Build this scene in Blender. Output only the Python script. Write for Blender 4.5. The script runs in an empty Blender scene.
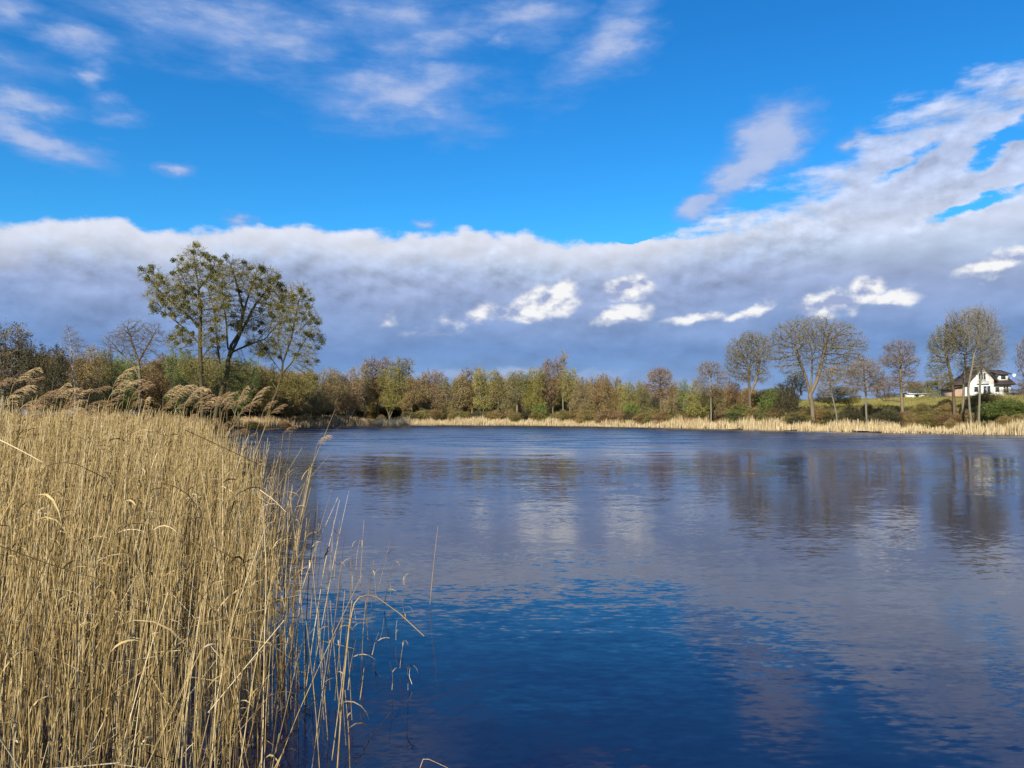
import bpy, math, random
import numpy as np
rad = math.radians
RNG = np.random.default_rng(7)
random.seed(7)

# ------------------------------------------------------------------ camera
F = 770.0; CH = 2.5; PITCH = math.atan(30/770)
scene = bpy.context.scene
cd = bpy.data.cameras.new("camera"); cam = bpy.data.objects.new("camera", cd)
scene.collection.objects.link(cam); scene.camera = cam
cam.location = (0, 0, CH); cam.rotation_euler = (math.pi/2 + PITCH, 0, 0)
cd.sensor_width = 36; cd.lens = F/1024*36; cd.clip_start = 0.05; cd.clip_end = 6000

def ray(x, y):
    dx = (x-512)/F; du = (384-y)/F
    return (dx, math.cos(PITCH)-du*math.sin(PITCH), math.sin(PITCH)+du*math.cos(PITCH))
def at(x, y, Y):
    r = ray(x, y); k = Y/r[1]
    return (r[0]*k, Y, CH+r[2]*k)
def lin(r, g, b):
    return tuple((c/255/12.92 if c <= 10 else ((c/255+0.055)/1.055)**2.4) for c in (r, g, b))

# ------------------------------------------------------------------ light
SUN_EL, SUN_AZ = 32.0, 204.0          # clockwise from +Y: behind the camera, to the left
sd_ = bpy.data.lights.new("sun", 'SUN'); sun = bpy.data.objects.new("sun", sd_)
scene.collection.objects.link(sun)
sd_.energy = 4.7; sd_.angle = rad(0.5); sd_.color = (1.0, 0.88, 0.70)
sx, sy, sz = (math.sin(rad(SUN_AZ))*math.cos(rad(SUN_EL)), math.cos(rad(SUN_AZ))*math.cos(rad(SUN_EL)), math.sin(rad(SUN_EL)))
from mathutils import Vector
sun.rotation_euler = Vector((sx, sy, sz)).to_track_quat('Z', 'Y').to_euler()
sun.location = (sx*300, sy*300, sz*300)
vs = scene.view_settings
vs.view_transform = 'Standard'; vs.look = 'None'; vs.gamma = 1; vs.exposure = 0.5; vs.use_curve_mapping = False

# ------------------------------------------------------------------ world: Nishita sky with procedural clouds by direction
world = bpy.data.worlds.new("World"); scene.world = world; world.use_nodes = True
nt = world.node_tree; nt.nodes.clear()
class NB:
    """tiny node builder"""
    def __init__(s, nt): s.nt = nt
    def n(s, t, **kw):
        nd = s.nt.nodes.new(t)
        for k, v in kw.items(): setattr(nd, k, v)
        return nd
    def put(s, sock, v):
        if v is None: return
        if isinstance(v, bpy.types.NodeSocket): s.nt.links.new(v, sock)
        else: sock.default_value = v
    def m(s, op, a, b=None, c=None, clamp=False):
        nd = s.n('ShaderNodeMath', operation=op, use_clamp=clamp)
        s.put(nd.inputs[0], a); s.put(nd.inputs[1], b); s.put(nd.inputs[2], c)
        return nd.outputs[0]
    def v(s, op, a, b=None, scale=None):
        nd = s.n('ShaderNodeVectorMath', operation=op)
        s.put(nd.inputs[0], a); s.put(nd.inputs[1], b)
        if scale is not None: s.put(nd.inputs['Scale'], scale)
        return nd.outputs['Value'] if op in ('LENGTH', 'DOT_PRODUCT') else nd.outputs[0]
    def noise(s, vec, scale, detail=4, rough=0.55, color=False, **kw):
        nd = s.n('ShaderNodeTexNoise')
        s.put(nd.inputs['Vector'], vec); s.put(nd.inputs['Scale'], scale)
        s.put(nd.inputs['Detail'], detail); s.put(nd.inputs['Roughness'], rough)
        return nd.outputs['Color' if color else 'Fac']
    def ss(s, x, lo, hi, a=0.0, b=1.0):
        nd = s.n('ShaderNodeMapRange', interpolation_type='SMOOTHSTEP')
        s.put(nd.inputs['Value'], x)
        for k, v in (('From Min', lo), ('From Max', hi), ('To Min', a), ('To Max', b)): s.put(nd.inputs[k], v)
        return nd.outputs['Result']
    def mix(s, f, a, b, mode='MIX'):
        nd = s.n('ShaderNodeMix', data_type='RGBA', blend_type=mode)
        s.put(nd.inputs[0], f)
        for k, v in ((6, a), (7, b)):
            if isinstance(v, tuple) and len(v) == 3: v = (*v, 1)
            s.put(nd.inputs[k], v)
        return nd.outputs[2]
    def ramp(s, f, stops):
        nd = s.n('ShaderNodeValToRGB'); s.put(nd.inputs[0], f)
        el = nd.color_ramp.elements
        while len(el) > 1: el.remove(el[0])
        el[0].position = stops[0][0]; el[0].color = (*stops[0][1], 1)
        for p, c in stops[1:]:
            e = el.new(p); e.color = (*c, 1)
        return nd.outputs[0]

B = NB(nt)
skyn = B.n('ShaderNodeTexSky', sky_type='NISHITA', sun_disc=False)
skyn.sun_elevation = rad(SUN_EL); skyn.sun_rotation = rad(SUN_AZ)
skyn.altitude = 50; skyn.air_density = 1.0; skyn.dust_density = 0.25; skyn.ozone_density = 2.0
tc = B.n('ShaderNodeTexCoord')
sep = B.n('ShaderNodeSeparateXYZ'); nt.links.new(tc.outputs['Generated'], sep.inputs[0])
az = B.m('ARCTAN2', sep.outputs[0], sep.outputs[1])
el = B.m('ABSOLUTE', B.m('ARCSINE', sep.outputs[2]))
comb = B.n('ShaderNodeCombineXYZ'); nt.links.new(az, comb.inputs[0]); nt.links.new(el, comb.inputs[1])
P = comb.outputs[0]
def ang(x, y):
    r = ray(x, y); return math.atan2(r[0], r[1]), math.atan2(r[2], math.hypot(r[0], r[1]))
stretch = B.v('MULTIPLY', P, (1.0, 2.0, 1.0))
w1 = B.v('SUBTRACT', B.noise(stretch, 9, 5, 0.6, color=True), (0.5, 0.5, 0.5))
w2 = B.v('SUBTRACT', B.noise(stretch, 34, 4, 0.6, color=True), (0.5, 0.5, 0.5))
fb = B.noise(stretch, 8, 6, 0.5)
fb_up = B.noise(B.v('ADD', stretch, (-0.008, 0.026, 0)), 8, 6, 0.5)
emb = B.m('SUBTRACT', fb, fb_up)          # side of the billows turned to the sun
# the sky itself
hsv = B.n('ShaderNodeHueSaturation'); nt.links.new(skyn.outputs[0], hsv.inputs['Color'])
hsv.inputs['Hue'].default_value = 0.505; hsv.inputs['Saturation'].default_value = 1.35; hsv.inputs['Value'].default_value = 1.0
col = B.v('MULTIPLY', hsv.outputs[0], (0.31, 0.86, 1.02))   # clear spring air, deep blue
K = 1/(0.12*2**0.5)                       # background strength 0.12, exposure 0.5
def C(r, g, b): return tuple(K*c for c in lin(r, g, b))
# high thin wisps
def blobs(lst, warp):
    q = warp; out = None
    for (x, y, rx, ry, rot, amp) in lst:
        a, e = ang(x, y)
        mp = B.n('ShaderNodeMapping', vector_type='TEXTURE'); nt.links.new(q, mp.inputs['Vector'])
        mp.inputs['Location'].default_value = (a, e, 0)
        mp.inputs['Rotation'].default_value = (0, 0, rad(rot))
        mp.inputs['Scale'].default_value = (rx/F, ry/F, 1)
        d = B.m('MULTIPLY_ADD', B.v('LENGTH', mp.outputs[0]), -amp, amp)
        out = d if out is None else B.m('MAXIMUM', out, d)
    return out
wispw = B.v('ADD', P, B.v('ADD', B.v('MULTIPLY', w1, (0.10, 0.05, 0)), B.v('MULTIPLY', w2, (0.02, 0.015, 0))))
dirn = B.v('MULTIPLY', B.v('ADD', stretch, B.v('MULTIPLY', P, (0, 0, 0))), (0.6, 1.0, 1.0))
fw = B.noise(dirn, 22, 6, 0.6)
wd = blobs([(400, 92, 135, 46, 4, 1.0), (430, 112, 90, 32, -8, .8), (230, 25, 170, 50, 0, .85), (400, 25, 140, 46, -6, .8), (610, 40, 100, 34, 38, .95), (525, 18, 90, 34, 0, .8), (490, 42, 26, 12, 0, .7),
            (32, 136, 82, 22, -12, 1.2), (22, 102, 48, 15, 0, .95), (62, 36, 60, 18, 3, .85), (92, 70, 20, 15, 0, .9), (150, 18, 60, 22, 0, .6),
            (106, 98, 26, 14, 0, .85), (122, 116, 26, 12, 0, .5), (180, 176, 24, 12, 0, 1.0), (236, 218, 22, 9, 0, 1.0), (418, 221, 16, 7, 0, .9),
            (768, 140, 60, 38, 30, 1.6), (745, 172, 56, 24, 34, 1.6), (705, 202, 38, 18, 22, 1.7), (857, 142, 20, 12, 30, .9), (5, 12, 40, 30, 0, .8),
            (-150, 60, 200, 30, 10, .8), (1250, 90, 160, 40, 25, .9), (130, -90, 180, 40, 10, .7), (760, -160, 260, 50, 20, .7)], wispw)
wd = B.m('ADD', wd, 0.13)
wm = B.ss(B.m('ADD', wd, B.m('MULTIPLY', B.m('SUBTRACT', fw, 0.5), 1.3)), 0.05, 1.3, 0, 0.92)
wcol = B.mix(B.ss(B.m('ADD', wm, B.m('MULTIPLY', emb, 2.0)), 0.2, 1.1), C(132, 168, 228), C(184, 198, 232))
col = B.mix(wm, col, wcol)
# the long cloud bank
azw = B.v('ADD', P, B.v('MULTIPLY', w2, (0.03, 0.03, 0)))
top = B.n('ShaderNodeFloatCurve')
A0, A1 = -1.0, 1.0
nt.links.new(B.m('DIVIDE', B.m('SUBTRACT', az, A0), A1-A0, clamp=True), top.inputs['Value'])
pts = [(-1e9, 236)]+[(0, 228), (60, 224), (110, 222), (180, 232), (235, 225), (300, 226), (370, 238), (440, 232), (560, 238), (640, 243), (690, 230), (740, 206), (800, 192), (845, 180), (862, 150), (905, 124), (960, 102), (1024, 80), (1150, 30)]
cv = top.mapping.curves[0]
def tp(x, y):
    a, e = ang(x, y) if x > -1e8 else (A0, ang(0, 236)[1])
    return ((a-A0)/(A1-A0), e)
P2 = [tp(*p) for p in pts]+[(1.0, 0.42)]
cv.points[0].location = P2[0]; cv.points[1].location = P2[-1]
for p in P2[1:-1]: cv.points.new(*p)
top.mapping.update()
soft = B.ss(az, ang(640, 0)[0], ang(900, 0)[0], 0.008, 0.040)
bill = B.v('MULTIPLY', P, (1.0, 1.45, 1.0))
puff = B.noise(bill, 24, 6, .55)
edge = B.m('ADD', B.m('SUBTRACT', top.outputs[0], B.m('MULTIPLY_ADD', B.m('SUBTRACT', puff, .5), -.035, el)), B.m('ADD', B.m('MULTIPLY', B.m('SUBTRACT', fb, 0.5), B.ss(az, 0.1, 0.45, 0.05, 0.12)), B.m('MULTIPLY', B.m('SUBTRACT', fw, 0.5), B.ss(az, 0.1, 0.45, 0.012, 0.15))))
gap = blobs([(975, 208, 110, 11, 14, 1.3), (1000, 150, 70, 12, 30, .8), (905, 165, 50, 8, 25, .6), (640, 232, 40, 6, 0, .3), (890, 233, 30, 4, 12, .8)], wispw)
edge = B.m('SUBTRACT', edge, B.m('MULTIPLY', B.m('MAXIMUM', gap, 0.0), 0.13))
bank = B.ss(B.m('DIVIDE', edge, soft), -0.6, 1.0)
yN = B.m('ADD', el, B.m('MULTIPLY', B.m('SUBTRACT', B.noise(stretch, 4, 4, .55), 0.5), 0.075))
def E(y): return ang(512, y)[1]
ZM = E(60)
st = []
for y, c in ((413, (146, 172, 214)), (392, (138, 164, 210)), (374, (122, 157, 206)), (352, (116, 150, 203)), (325, (136, 162, 208)), (290, (158, 175, 213)), (262, (180, 197, 225)), (240, (206, 217, 240)), (190, (182, 199, 235)), (100, (200, 210, 239))):
    st.append((max(0, E(y)/ZM), C(*c)))
ramp = B.n('ShaderNodeValToRGB'); nt.links.new(B.m('DIVIDE', yN, ZM, clamp=True), ramp.inputs[0])
e_ = ramp.color_ramp.elements; e_[0].position = st[0][0]; e_[0].color = (*[min(1, c/K) for c in st[0][1]], 1); e_.remove(e_[1])
for p, c in st[1:]:
    q = e_.new(p); q.color = (*[c_/K for c_ in c], 1)
bcol = B.v('SCALE', ramp.outputs[0], scale=K)
puff_up = B.noise(B.v('ADD', bill, (-0.006, 0.014, 0)), 24, 6, .55)
gain = B.m('ADD', B.m('MULTIPLY', B.m('SUBTRACT', puff, puff_up), B.ss(edge, 0, .14, 1.5, .22)), B.m('ADD', B.m('MULTIPLY_ADD', emb, .8, 1.0), B.m('MULTIPLY', B.m('SUBTRACT', fb, 0.5), 0.15)))
bcol = B.v('SCALE', bcol, scale=B.m('MAXIMUM', gain, 0.5))
rim = B.ss(edge, 0.0, 0.055, 1.0, 0.0)
bcol = B.mix(B.m('MULTIPLY', rim, B.ss(az, 0.15, 0.4, 0.8, 0.45)), bcol, C(226, 229, 241))
pale = blobs([(505, 374, 180, 9, 0, .9), (380, 376, 70, 7, 0, .8), (440, 335, 60, 8, 0, .6), (760, 235, 220, 22, 14, .5), (620, 330, 14, 4, 0, .5)], azw)
bcol = B.mix(B.ss(B.m('ADD', pale, B.m('MULTIPLY', B.m('SUBTRACT', fb, .5), 1.0)), 0.1, 1.0, 0, 0.6), bcol, C(184, 196, 224))
col = B.mix(bank, col, bcol)
# sunlit cumulus below the bank
q2 = B.v('ADD', P, B.v('MULTIPLY', B.v('SUBTRACT', B.noise(bill, 26, 4, .5, color=True), (.5, .5, .5)), (0.035, 0.04, 0)))
cu = blobs([(553, 300, 36, 22, 8, 1.1), (560, 290, 22, 14, 20, 1.1), (528, 309, 40, 16, 12, 1.1), (480, 312, 34, 13, 8, .62), (455, 321, 30, 10, 0, .4), (628, 291, 32, 13, 4, 1.1), (622, 313, 38, 13, 10, .9), (698, 318, 42, 8, 8, .9), (748, 309, 32, 8, 20, 1),
            (845, 302, 50, 14, 4, 1.1), (862, 292, 28, 14, 12, 1.1), (893, 299, 28, 11, 0, .8), (815, 303, 26, 10, 0, .8), (993, 264, 38, 10, 18, 1), (386, 320, 12, 7, 0, .45), (412, 332, 22, 7, 5, .3)], q2)
fc = B.noise(bill, 30, 4, .5); fcu = B.noise(B.v('ADD', bill, (-0.006, 0.014, 0)), 30, 4, .5)
cum = B.ss(B.m('ADD', cu, B.m('MULTIPLY', B.m('SUBTRACT', fc, .5), .5)), 0.0, 0.62, 0, .96)
lit = B.m('ADD', B.ss(cu, -.1, 0.7, 0.35, 0.72), B.m('MULTIPLY', B.m('SUBTRACT', fc, fcu), 4.5), clamp=True)
col = B.mix(cum, col, B.mix(lit, C(160, 174, 212), C(250, 250, 250)))
bg = B.n('ShaderNodeBackground'); nt.links.new(col, bg.inputs[0]); bg.inputs[1].default_value = 0.12
wo = B.n('ShaderNodeOutputWorld'); nt.links.new(bg.outputs[0], wo.inputs[0])
world.cycles.sampling_method = 'MANUAL'; world.cycles.sample_map_resolution = 512

# ------------------------------------------------------------------ helpers
COL = scene.collection
class MB:
    """collects numpy pieces and links them as ONE mesh"""
    def __init__(s): s.V = []; s.Fq = []; s.Ft = []; s.Mq = []; s.Mt = []; s.A = []; s.n = 0
    def verts(s, v, a=0.5):
        v = np.asarray(v, float).reshape(-1, 3); k = s.n; s.V.append(v); s.n += len(v)
        s.A.append(np.broadcast_to(np.asarray(a, float), (len(v),)).copy() if np.ndim(a) == 0 else np.asarray(a, float).reshape(-1))
        return k
    def quads(s, f, m=0): f = np.asarray(f, np.int64).reshape(-1, 4); s.Fq.append(f); s.Mq.append(np.full(len(f), m))
    def tris(s, f, m=0): f = np.asarray(f, np.int64).reshape(-1, 3); s.Ft.append(f); s.Mt.append(np.full(len(f), m))
    def tubes(s, cen, r, k=3, m=0, a=0.5):
        """cen (N,S,3), r (N,S): N tubes of S rings"""
        cen = np.asarray(cen, float); N, S, _ = cen.shape
        if N == 0: return
        r = np.broadcast_to(np.asarray(r, float), (N, S))
        t = np.gradient(cen, axis=1); t /= np.linalg.norm(t, axis=2, keepdims=True)+1e-9
        ref = np.zeros_like(t); tm = t.mean(axis=1)
        up = np.abs(tm[:, 2]) > 0.8
        ref[up] = (1, 0, 0); ref[~up] = (0, 0, 1)
        u = np.cross(t, ref); u /= np.linalg.norm(u, axis=2, keepdims=True)+1e-9
        w = np.cross(t, u)
        ph = np.arange(k)*2*np.pi/k
        ring = cen[:, :, None]+r[:, :, None, None]*(u[:, :, None]*np.cos(ph)[None, None, :, None]+w[:, :, None]*np.sin(ph)[None, None, :, None])
        aa = np.broadcast_to(np.asarray(a, float).reshape(-1, 1), (N, S*k)) if np.ndim(a) else np.full((N, S*k), a)
        b = s.verts(ring, aa.reshape(-1))
        i = np.arange(N)[:, None, None]*S*k+np.arange(S-1)[None, :, None]*k
        j = np.arange(k)[None, None, :]; j2 = (j+1) % k
        s.quads(b+np.stack([i+j, i+j2, i+k+j2, i+k+j], -1), m)
    def leaves(s, c, size, m=0, a=0.5, rng=RNG, flat=0.6):
        """random small diamonds"""
        c = np.asarray(c, float).reshape(-1, 3); N = len(c)
        if N == 0: return
        u = rng.normal(size=(N, 3)); u /= np.linalg.norm(u, axis=1, keepdims=True)
        w = rng.normal(size=(N, 3)); w -= (w*u).sum(1, keepdims=True)*u; w /= np.linalg.norm(w, axis=1, keepdims=True)
        sz = (np.broadcast_to(size, (N,)) if np.ndim(size) else size*rng.uniform(.6, 1.4, N))[:, None]
        v = np.stack([c-u*sz, c+w*sz*flat, c+u*sz, c-w*sz*flat], 1)
        b = s.verts(v, np.repeat(a, 4) if np.ndim(a) else a)
        s.quads(b+np.arange(N)[:, None]*4+np.arange(4)[None], m)
    def spikes(s, p, d, wd, m=0, a=0.5, rng=RNG):
        """thin tapering triangles from p along d"""
        N = len(p)
        if N == 0: return
        w = np.cross(d, rng.normal(size=(N, 3))); w /= np.linalg.norm(w, axis=1, keepdims=True)+1e-9
        wd = np.broadcast_to(wd, (N,))[:, None]
        v = np.stack([p-w*wd/2, p+w*wd/2, p+d], 1)
        b = s.verts(v, np.repeat(a, 3) if np.ndim(a) else a)
        s.tris(b+np.arange(N)[:, None]*3+np.arange(3)[None], m)
    def box(s, x0, x1, y0, y1, z0, z1, m=0):
        b = s.verts([(x0, y0, z0), (x1, y0, z0), (x1, y1, z0), (x0, y1, z0), (x0, y0, z1), (x1, y0, z1), (x1, y1, z1), (x0, y1, z1)])
        s.quads(b+np.array([(0, 3, 2, 1), (4, 5, 6, 7), (0, 1, 5, 4), (1, 2, 6, 5), (2, 3, 7, 6), (3, 0, 4, 7)]), m)
    def slab(s, pts, th, m=0):
        """polygon (3 or 4 points) thickened downward by th"""
        p = np.array(pts, float); n = len(p); lo = p-np.array((0, 0, th))
        b = s.verts(np.vstack([p, lo]))
        (s.quads if n == 4 else s.tris)([[b+i for i in range(n)]], m)
        (s.quads if n == 4 else s.tris)([[b+n+i for i in reversed(range(n))]], m)
        s.quads([[b+i, b+n+i, b+n+(i+1) % n, b+(i+1) % n] for i in range(n)], m)
    def data(s, name, mats, smooth=False):
        me = bpy.data.meshes.new(name)
        V = np.vstack(s.V)
        Q = np.vstack(s.Fq) if s.Fq else np.zeros((0, 4), int); T = np.vstack(s.Ft) if s.Ft else np.zeros((0, 3), int)
        mq = np.concatenate(s.Mq) if s.Mq else []; mt = np.concatenate(s.Mt) if s.Mt else []
        me.vertices.add(len(V)); me.vertices.foreach_set('co', V.astype(np.float32).ravel())
        nl = Q.size+T.size; me.loops.add(nl); me.polygons.add(len(Q)+len(T))
        me.loops.foreach_set('vertex_index', np.concatenate([Q.ravel(), T.ravel()]).astype(np.int32))
        st = np.concatenate([np.arange(len(Q))*4, Q.size+np.arange(len(T))*3]).astype(np.int32)
        me.polygons.foreach_set('loop_start', st)
        for mt_ in mats: me.materials.append(mt_)
        me.polygons.foreach_set('material_index', np.concatenate([mq, mt]).astype(np.int32))
        if smooth: me.polygons.foreach_set('use_smooth', np.ones(len(Q)+len(T), bool))
        at_ = me.attributes.new('rnd', 'FLOAT', 'POINT'); at_.data.foreach_set('value', np.concatenate(s.A).astype(np.float32))
        me.update(calc_edges=True)
        return me
    def obj(s, name, mats, parent=None, smooth=False):
        if not isinstance(mats, (list, tuple)): mats = [mats]
        o = bpy.data.objects.new(name, s.data(name, mats, smooth)); COL.objects.link(o); o.parent = parent
        return o
def empty(name, loc=(0, 0, 0), rz=0):
    o = bpy.data.objects.new(name, None); COL.objects.link(o); o.location = loc; o.rotation_euler.z = rz; o.empty_display_size = 0.3
    return o
def tag(o, label=None, cat=None, group=None, kind=None):
    if label: o['label'] = label
    if cat: o['category'] = cat
    if group: o['group'] = group
    if kind: o['kind'] = kind
    return o
def part(name, me, parent, mats=None):
    o = bpy.data.objects.new(name, me); COL.objects.link(o); o.parent = parent
    if mats:
        for i, mt in enumerate(mats):
            o.material_slots[i].link = 'OBJECT'; o.material_slots[i].material = mt
    return o

# ------------------------------------------------------------------ materials
def base_mat(name, rough=0.8, spec=0.2):
    m = bpy.data.materials.new(name); m.use_nodes = True; t = m.node_tree; t.nodes.clear()
    b = NB(t); p = b.n('ShaderNodeBsdfPrincipled'); o = b.n('ShaderNodeOutputMaterial'); t.links.new(p.outputs[0], o.inputs[0])
    p.inputs['Roughness'].default_value = rough; p.inputs['Specular IOR Level'].default_value = spec
    return m, b, p
def var_mat(name, stops, rough=0.8, spec=0.15, nscale=3.0, namp=0.35, objrand=0.0, transl=0.0):
    """colour picked along a ramp by the per-piece random attribute, a noise and the object's random"""
    m, b, p = base_mat(name, rough, spec)
    a = b.n('ShaderNodeAttribute', attribute_name='rnd').outputs['Fac']
    tcx = b.n('ShaderNodeTexCoord').outputs['Object']
    nz = b.noise(tcx, nscale, 3, .6)
    f = b.m('ADD', a, b.m('MULTIPLY', b.m('SUBTRACT', nz, .5), namp))
    if objrand:
        oi = b.n('ShaderNodeObjectInfo').outputs['Random']
        f = b.m('ADD', f, b.m('MULTIPLY', b.m('SUBTRACT', oi, .5), objrand))
    c = b.ramp(b.m('ADD', f, 0.0, clamp=True), stops)
    b.put(p.inputs['Base Color'], c)
    if transl:
        tr = b.n('ShaderNodeBsdfTranslucent'); b.put(tr.inputs[0], c)
        mx = b.n('ShaderNodeMixShader'); mx.inputs[0].default_value = transl
        m.node_tree.links.new(p.outputs[0], mx.inputs[1]); m.node_tree.links.new(tr.outputs[0], mx.inputs[2])
        out = [n for n in m.node_tree.nodes if n.type == 'OUTPUT_MATERIAL'][0]
        m.node_tree.links.new(mx.outputs[0], out.inputs[0])
    return m
M = {}
M['reed'] = var_mat('reed_straw', [(0, (.035, .024, .012)), (.25, (.15, .105, .045)), (.5, (.38, .275, .115)), (.8, (.54, .41, .19)), (1, (.70, .59, .37))], nscale=11, namp=.75, spec=.05)
M['farreed'] = var_mat('far_reed_straw', [(0, (.27, .20, .10)), (.5, (.52, .41, .23)), (1, (.70, .60, .38))], nscale=1.5, namp=.6)
M['farreed_brown'] = var_mat('far_reed_brown', [(0, (.24, .17, .09)), (.5, (.42, .31, .17)), (1, (.58, .46, .28))], nscale=.4, namp=.6)
M['plume'] = var_mat('reed_plume', [(0, (.46, .31, .14)), (.5, (.70, .52, .27)), (1, (.85, .70, .43))], nscale=12, namp=.4, transl=.25)
M['plume_dark'] = var_mat('reed_plume_dark', [(0, (.28, .17, .09)), (.5, (.48, .32, .17)), (1, (.64, .47, .27))], nscale=12, namp=.4, transl=.25)
M['bark'] = var_mat('bark_grey', [(0, (.065, .05, .032)), (.5, (.165, .13, .082)), (1, (.29, .24, .16))], nscale=2.5, namp=.7)
M['bark_dark'] = var_mat('bark_dark', [(0, (.02, .018, .014)), (.5, (.055, .048, .036)), (1, (.11, .10, .075))], nscale=2.5, namp=.7)
M['bark_pale'] = var_mat('bark_pale', [(0, (.10, .09, .06)), (.5, (.22, .20, .145)), (1, (.34, .31, .24))], nscale=2.5, namp=.7)
M['bark_mid'] = var_mat('bark_mid', [(0, (.04, .034, .02)), (.5, (.105, .09, .045)), (1, (.19, .165, .085))], nscale=2.5, namp=.7)
M['birch'] = var_mat('birch_bark', [(0, (.08, .07, .06)), (.25, (.30, .28, .25)), (1, (.48, .46, .42))], nscale=3.0, namp=.9)
def leaf(name, a, b, c): M[name] = var_mat('leaf_'+name, [(0, a), (.5, b), (1, c)], nscale=.5, namp=.6, objrand=.35, transl=.3, rough=.6)
leaf('pink', (.16, .095, .045), (.35, .215, .095), (.48, .33, .16))
leaf('brown', (.14, .10, .035), (.37, .265, .085), (.52, .39, .15))
leaf('olive', (.13, .12, .03), (.28, .25, .07), (.42, .37, .12))
leaf('yellow', (.22, .20, .035), (.40, .37, .065), (.56, .50, .12))
leaf('green', (.09, .13, .025), (.17, .25, .045), (.26, .36, .075))
leaf('dark', (.03, .038, .016), (.065, .07, .03), (.11, .11, .05))
leaf('grey', (.09, .075, .055), (.17, .145, .105), (.26, .23, .165))
leaf('bud', (.17, .145, .05), (.30, .265, .09), (.42, .37, .14))
leaf('moss', (.17, .155, .03), (.36, .32, .065), (.54, .46, .12))
M['mistletoe'] = var_mat('mistletoe', [(0, (.045, .06, .014)), (.5, (.15, .155, .03)), (1, (.34, .31, .07))], nscale=2, namp=.5, objrand=.5, transl=.3)

# ------------------------------------------------------------------ lake outline and terrain
def shore(x, ys): Y = F*CH/(ys-414); return ((x-512)/F*Y, Y)
LAKE = [shore(250, 428.2), shore(300, 427), shore(340, 426), shore(380, 425.5), shore(450, 425), shore(540, 425.5), shore(600, 426.5), shore(660, 427.6), shore(700, 428.5), shore(760, 430), shore(800, 431), shore(850, 431.8), shore(900, 433), shore(960, 434), shore(1024, 435),
        (66, 80), (74, 62), (80, 35), (70, 5), (40, -4), (8, -2.0), (1.5, 0.6), (-1.5, 1.0), (-6, 2), (-11, 10), (-17, 25), (-26, 48), (-36, 85), (-44, 115)]
LK = np.array(LAKE)
def sdist(P):
    """signed distance to the lake outline, + on land"""
    P = np.asarray(P, float).reshape(-1, 2); best = np.full(len(P), 1e9); ins = np.zeros(len(P), bool)
    for i in range(len(LK)):
        a, b = LK[i], LK[(i+1) % len(LK)]; ab = b-a
        t = np.clip(((P-a)@ab)/(ab@ab), 0, 1); d = np.hypot(*(P-(a+t[:, None]*ab)).T); best = np.minimum(best, d)
        c = ((a[1] > P[:, 1]) != (b[1] > P[:, 1]))
        with np.errstate(divide='ignore', invalid='ignore'):
            xi = (b[0]-a[0])*(P[:, 1]-a[1])/(b[1]-a[1])+a[0]
        ins ^= c & (P[:, 0] < xi)
    return np.where(ins, -best, best)
def sm(x, a, b): t = np.clip((x-a)/(b-a), 0, 1); return t*t*(3-2*t)
def Hs(P):
    P = np.asarray(P, float).reshape(-1, 2); s = sdist(P); x, y = P.T
    z = np.where(s < 0, np.maximum(-1.6, s*.2)-.02, .28*sm(s, 0, .8)+.5*sm(s, 2, 14)+.6*sm(s, 20, 120))
    hill = sm(x, 24, 46)*sm(y, 50, 85)
    z += hill*(2.7*sm(s, 3, 17)+2.0*sm(s, 14, 50)+.3*np.sin(x*.21+y*.13)*sm(s, 5, 20))
    z += .12*np.sin(x*.7+1.3*np.sin(y*.4))*sm(s, 2, 10)
    near = sm(np.hypot(x, y), 14, 2)*sm(y, 1.2, -1)          # the bank one stands on
    return z+near*.5*(s > 0)
def H(x, y): return float(Hs([(x, y)])[0])
gx = np.unique(np.concatenate([np.linspace(-2500, -160, 14), np.arange(-160, 160, 2.0), np.linspace(160, 2500, 14)]))
gy = np.unique(np.concatenate([np.linspace(-900, -20, 8), np.arange(-20, 8, .8), np.arange(8, 250, 2.0), np.linspace(250, 3500, 16)]))
# finer strip along the right-hand bank
gx = np.unique(np.concatenate([gx, np.arange(20, 90, 1.0)])); gy = np.unique(np.concatenate([gy, np.arange(80, 190, 1.0)]))
GX, GY = np.meshgrid(gx, gy); Z = Hs(np.stack([GX.ravel(), GY.ravel()], 1))
g = MB(); g.verts(np.stack([GX.ravel(), GY.ravel(), Z], 1)); nx, ny = len(gx), len(gy)
ii = (np.arange(ny-1)[:, None]*nx+np.arange(nx-1)[None]).ravel(); g.quads(np.stack([ii, ii+1, ii+nx+1, ii+nx], 1))
m, b, p = base_mat('ground_mat', .95, .05)
pos = b.n('ShaderNodeNewGeometry').outputs['Position']
sp = b.n('ShaderNodeSeparateXYZ'); m.node_tree.links.new(pos, sp.inputs[0])
n1 = b.noise(pos, .10, 5, .6); n2 = b.noise(pos, 1.2, 5, .65); n3 = b.noise(pos, 9, 3, .6)
grass = b.ramp(b.m('ADD', b.m('MULTIPLY', n1, .55), b.m('MULTIPLY', n2, .45)), [(.30, (.12, .105, .035)), (.45, (.20, .19, .045)), (.56, (.31, .27, .075)), (.7, (.42, .35, .13))])
mud = b.ramp(n2, [(.3, (.05, .038, .025)), (.7, (.15, .11, .065))])
brush = b.ramp(n2, [(.3, (.07, .06, .03)), (.6, (.17, .145, .06)), (.8, (.25, .2, .10))])
f1 = b.ss(b.m('ADD', sp.outputs[2], b.m('MULTIPLY_ADD', n2, .5, -.25)), .2, .7)
f2 = b.ss(b.m('ADD', sp.outputs[2], b.m('MULTIPLY_ADD', n1, 2.0, -1.0)), 2.3, 3.6)
c = b.mix(f2, b.mix(f1, mud, brush), grass)
c = b.mix(b.m('MULTIPLY_ADD', n3, .5, .1), c, b.v('SCALE', c, scale=.6))
b.put(p.inputs['Base Color'], c)
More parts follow.
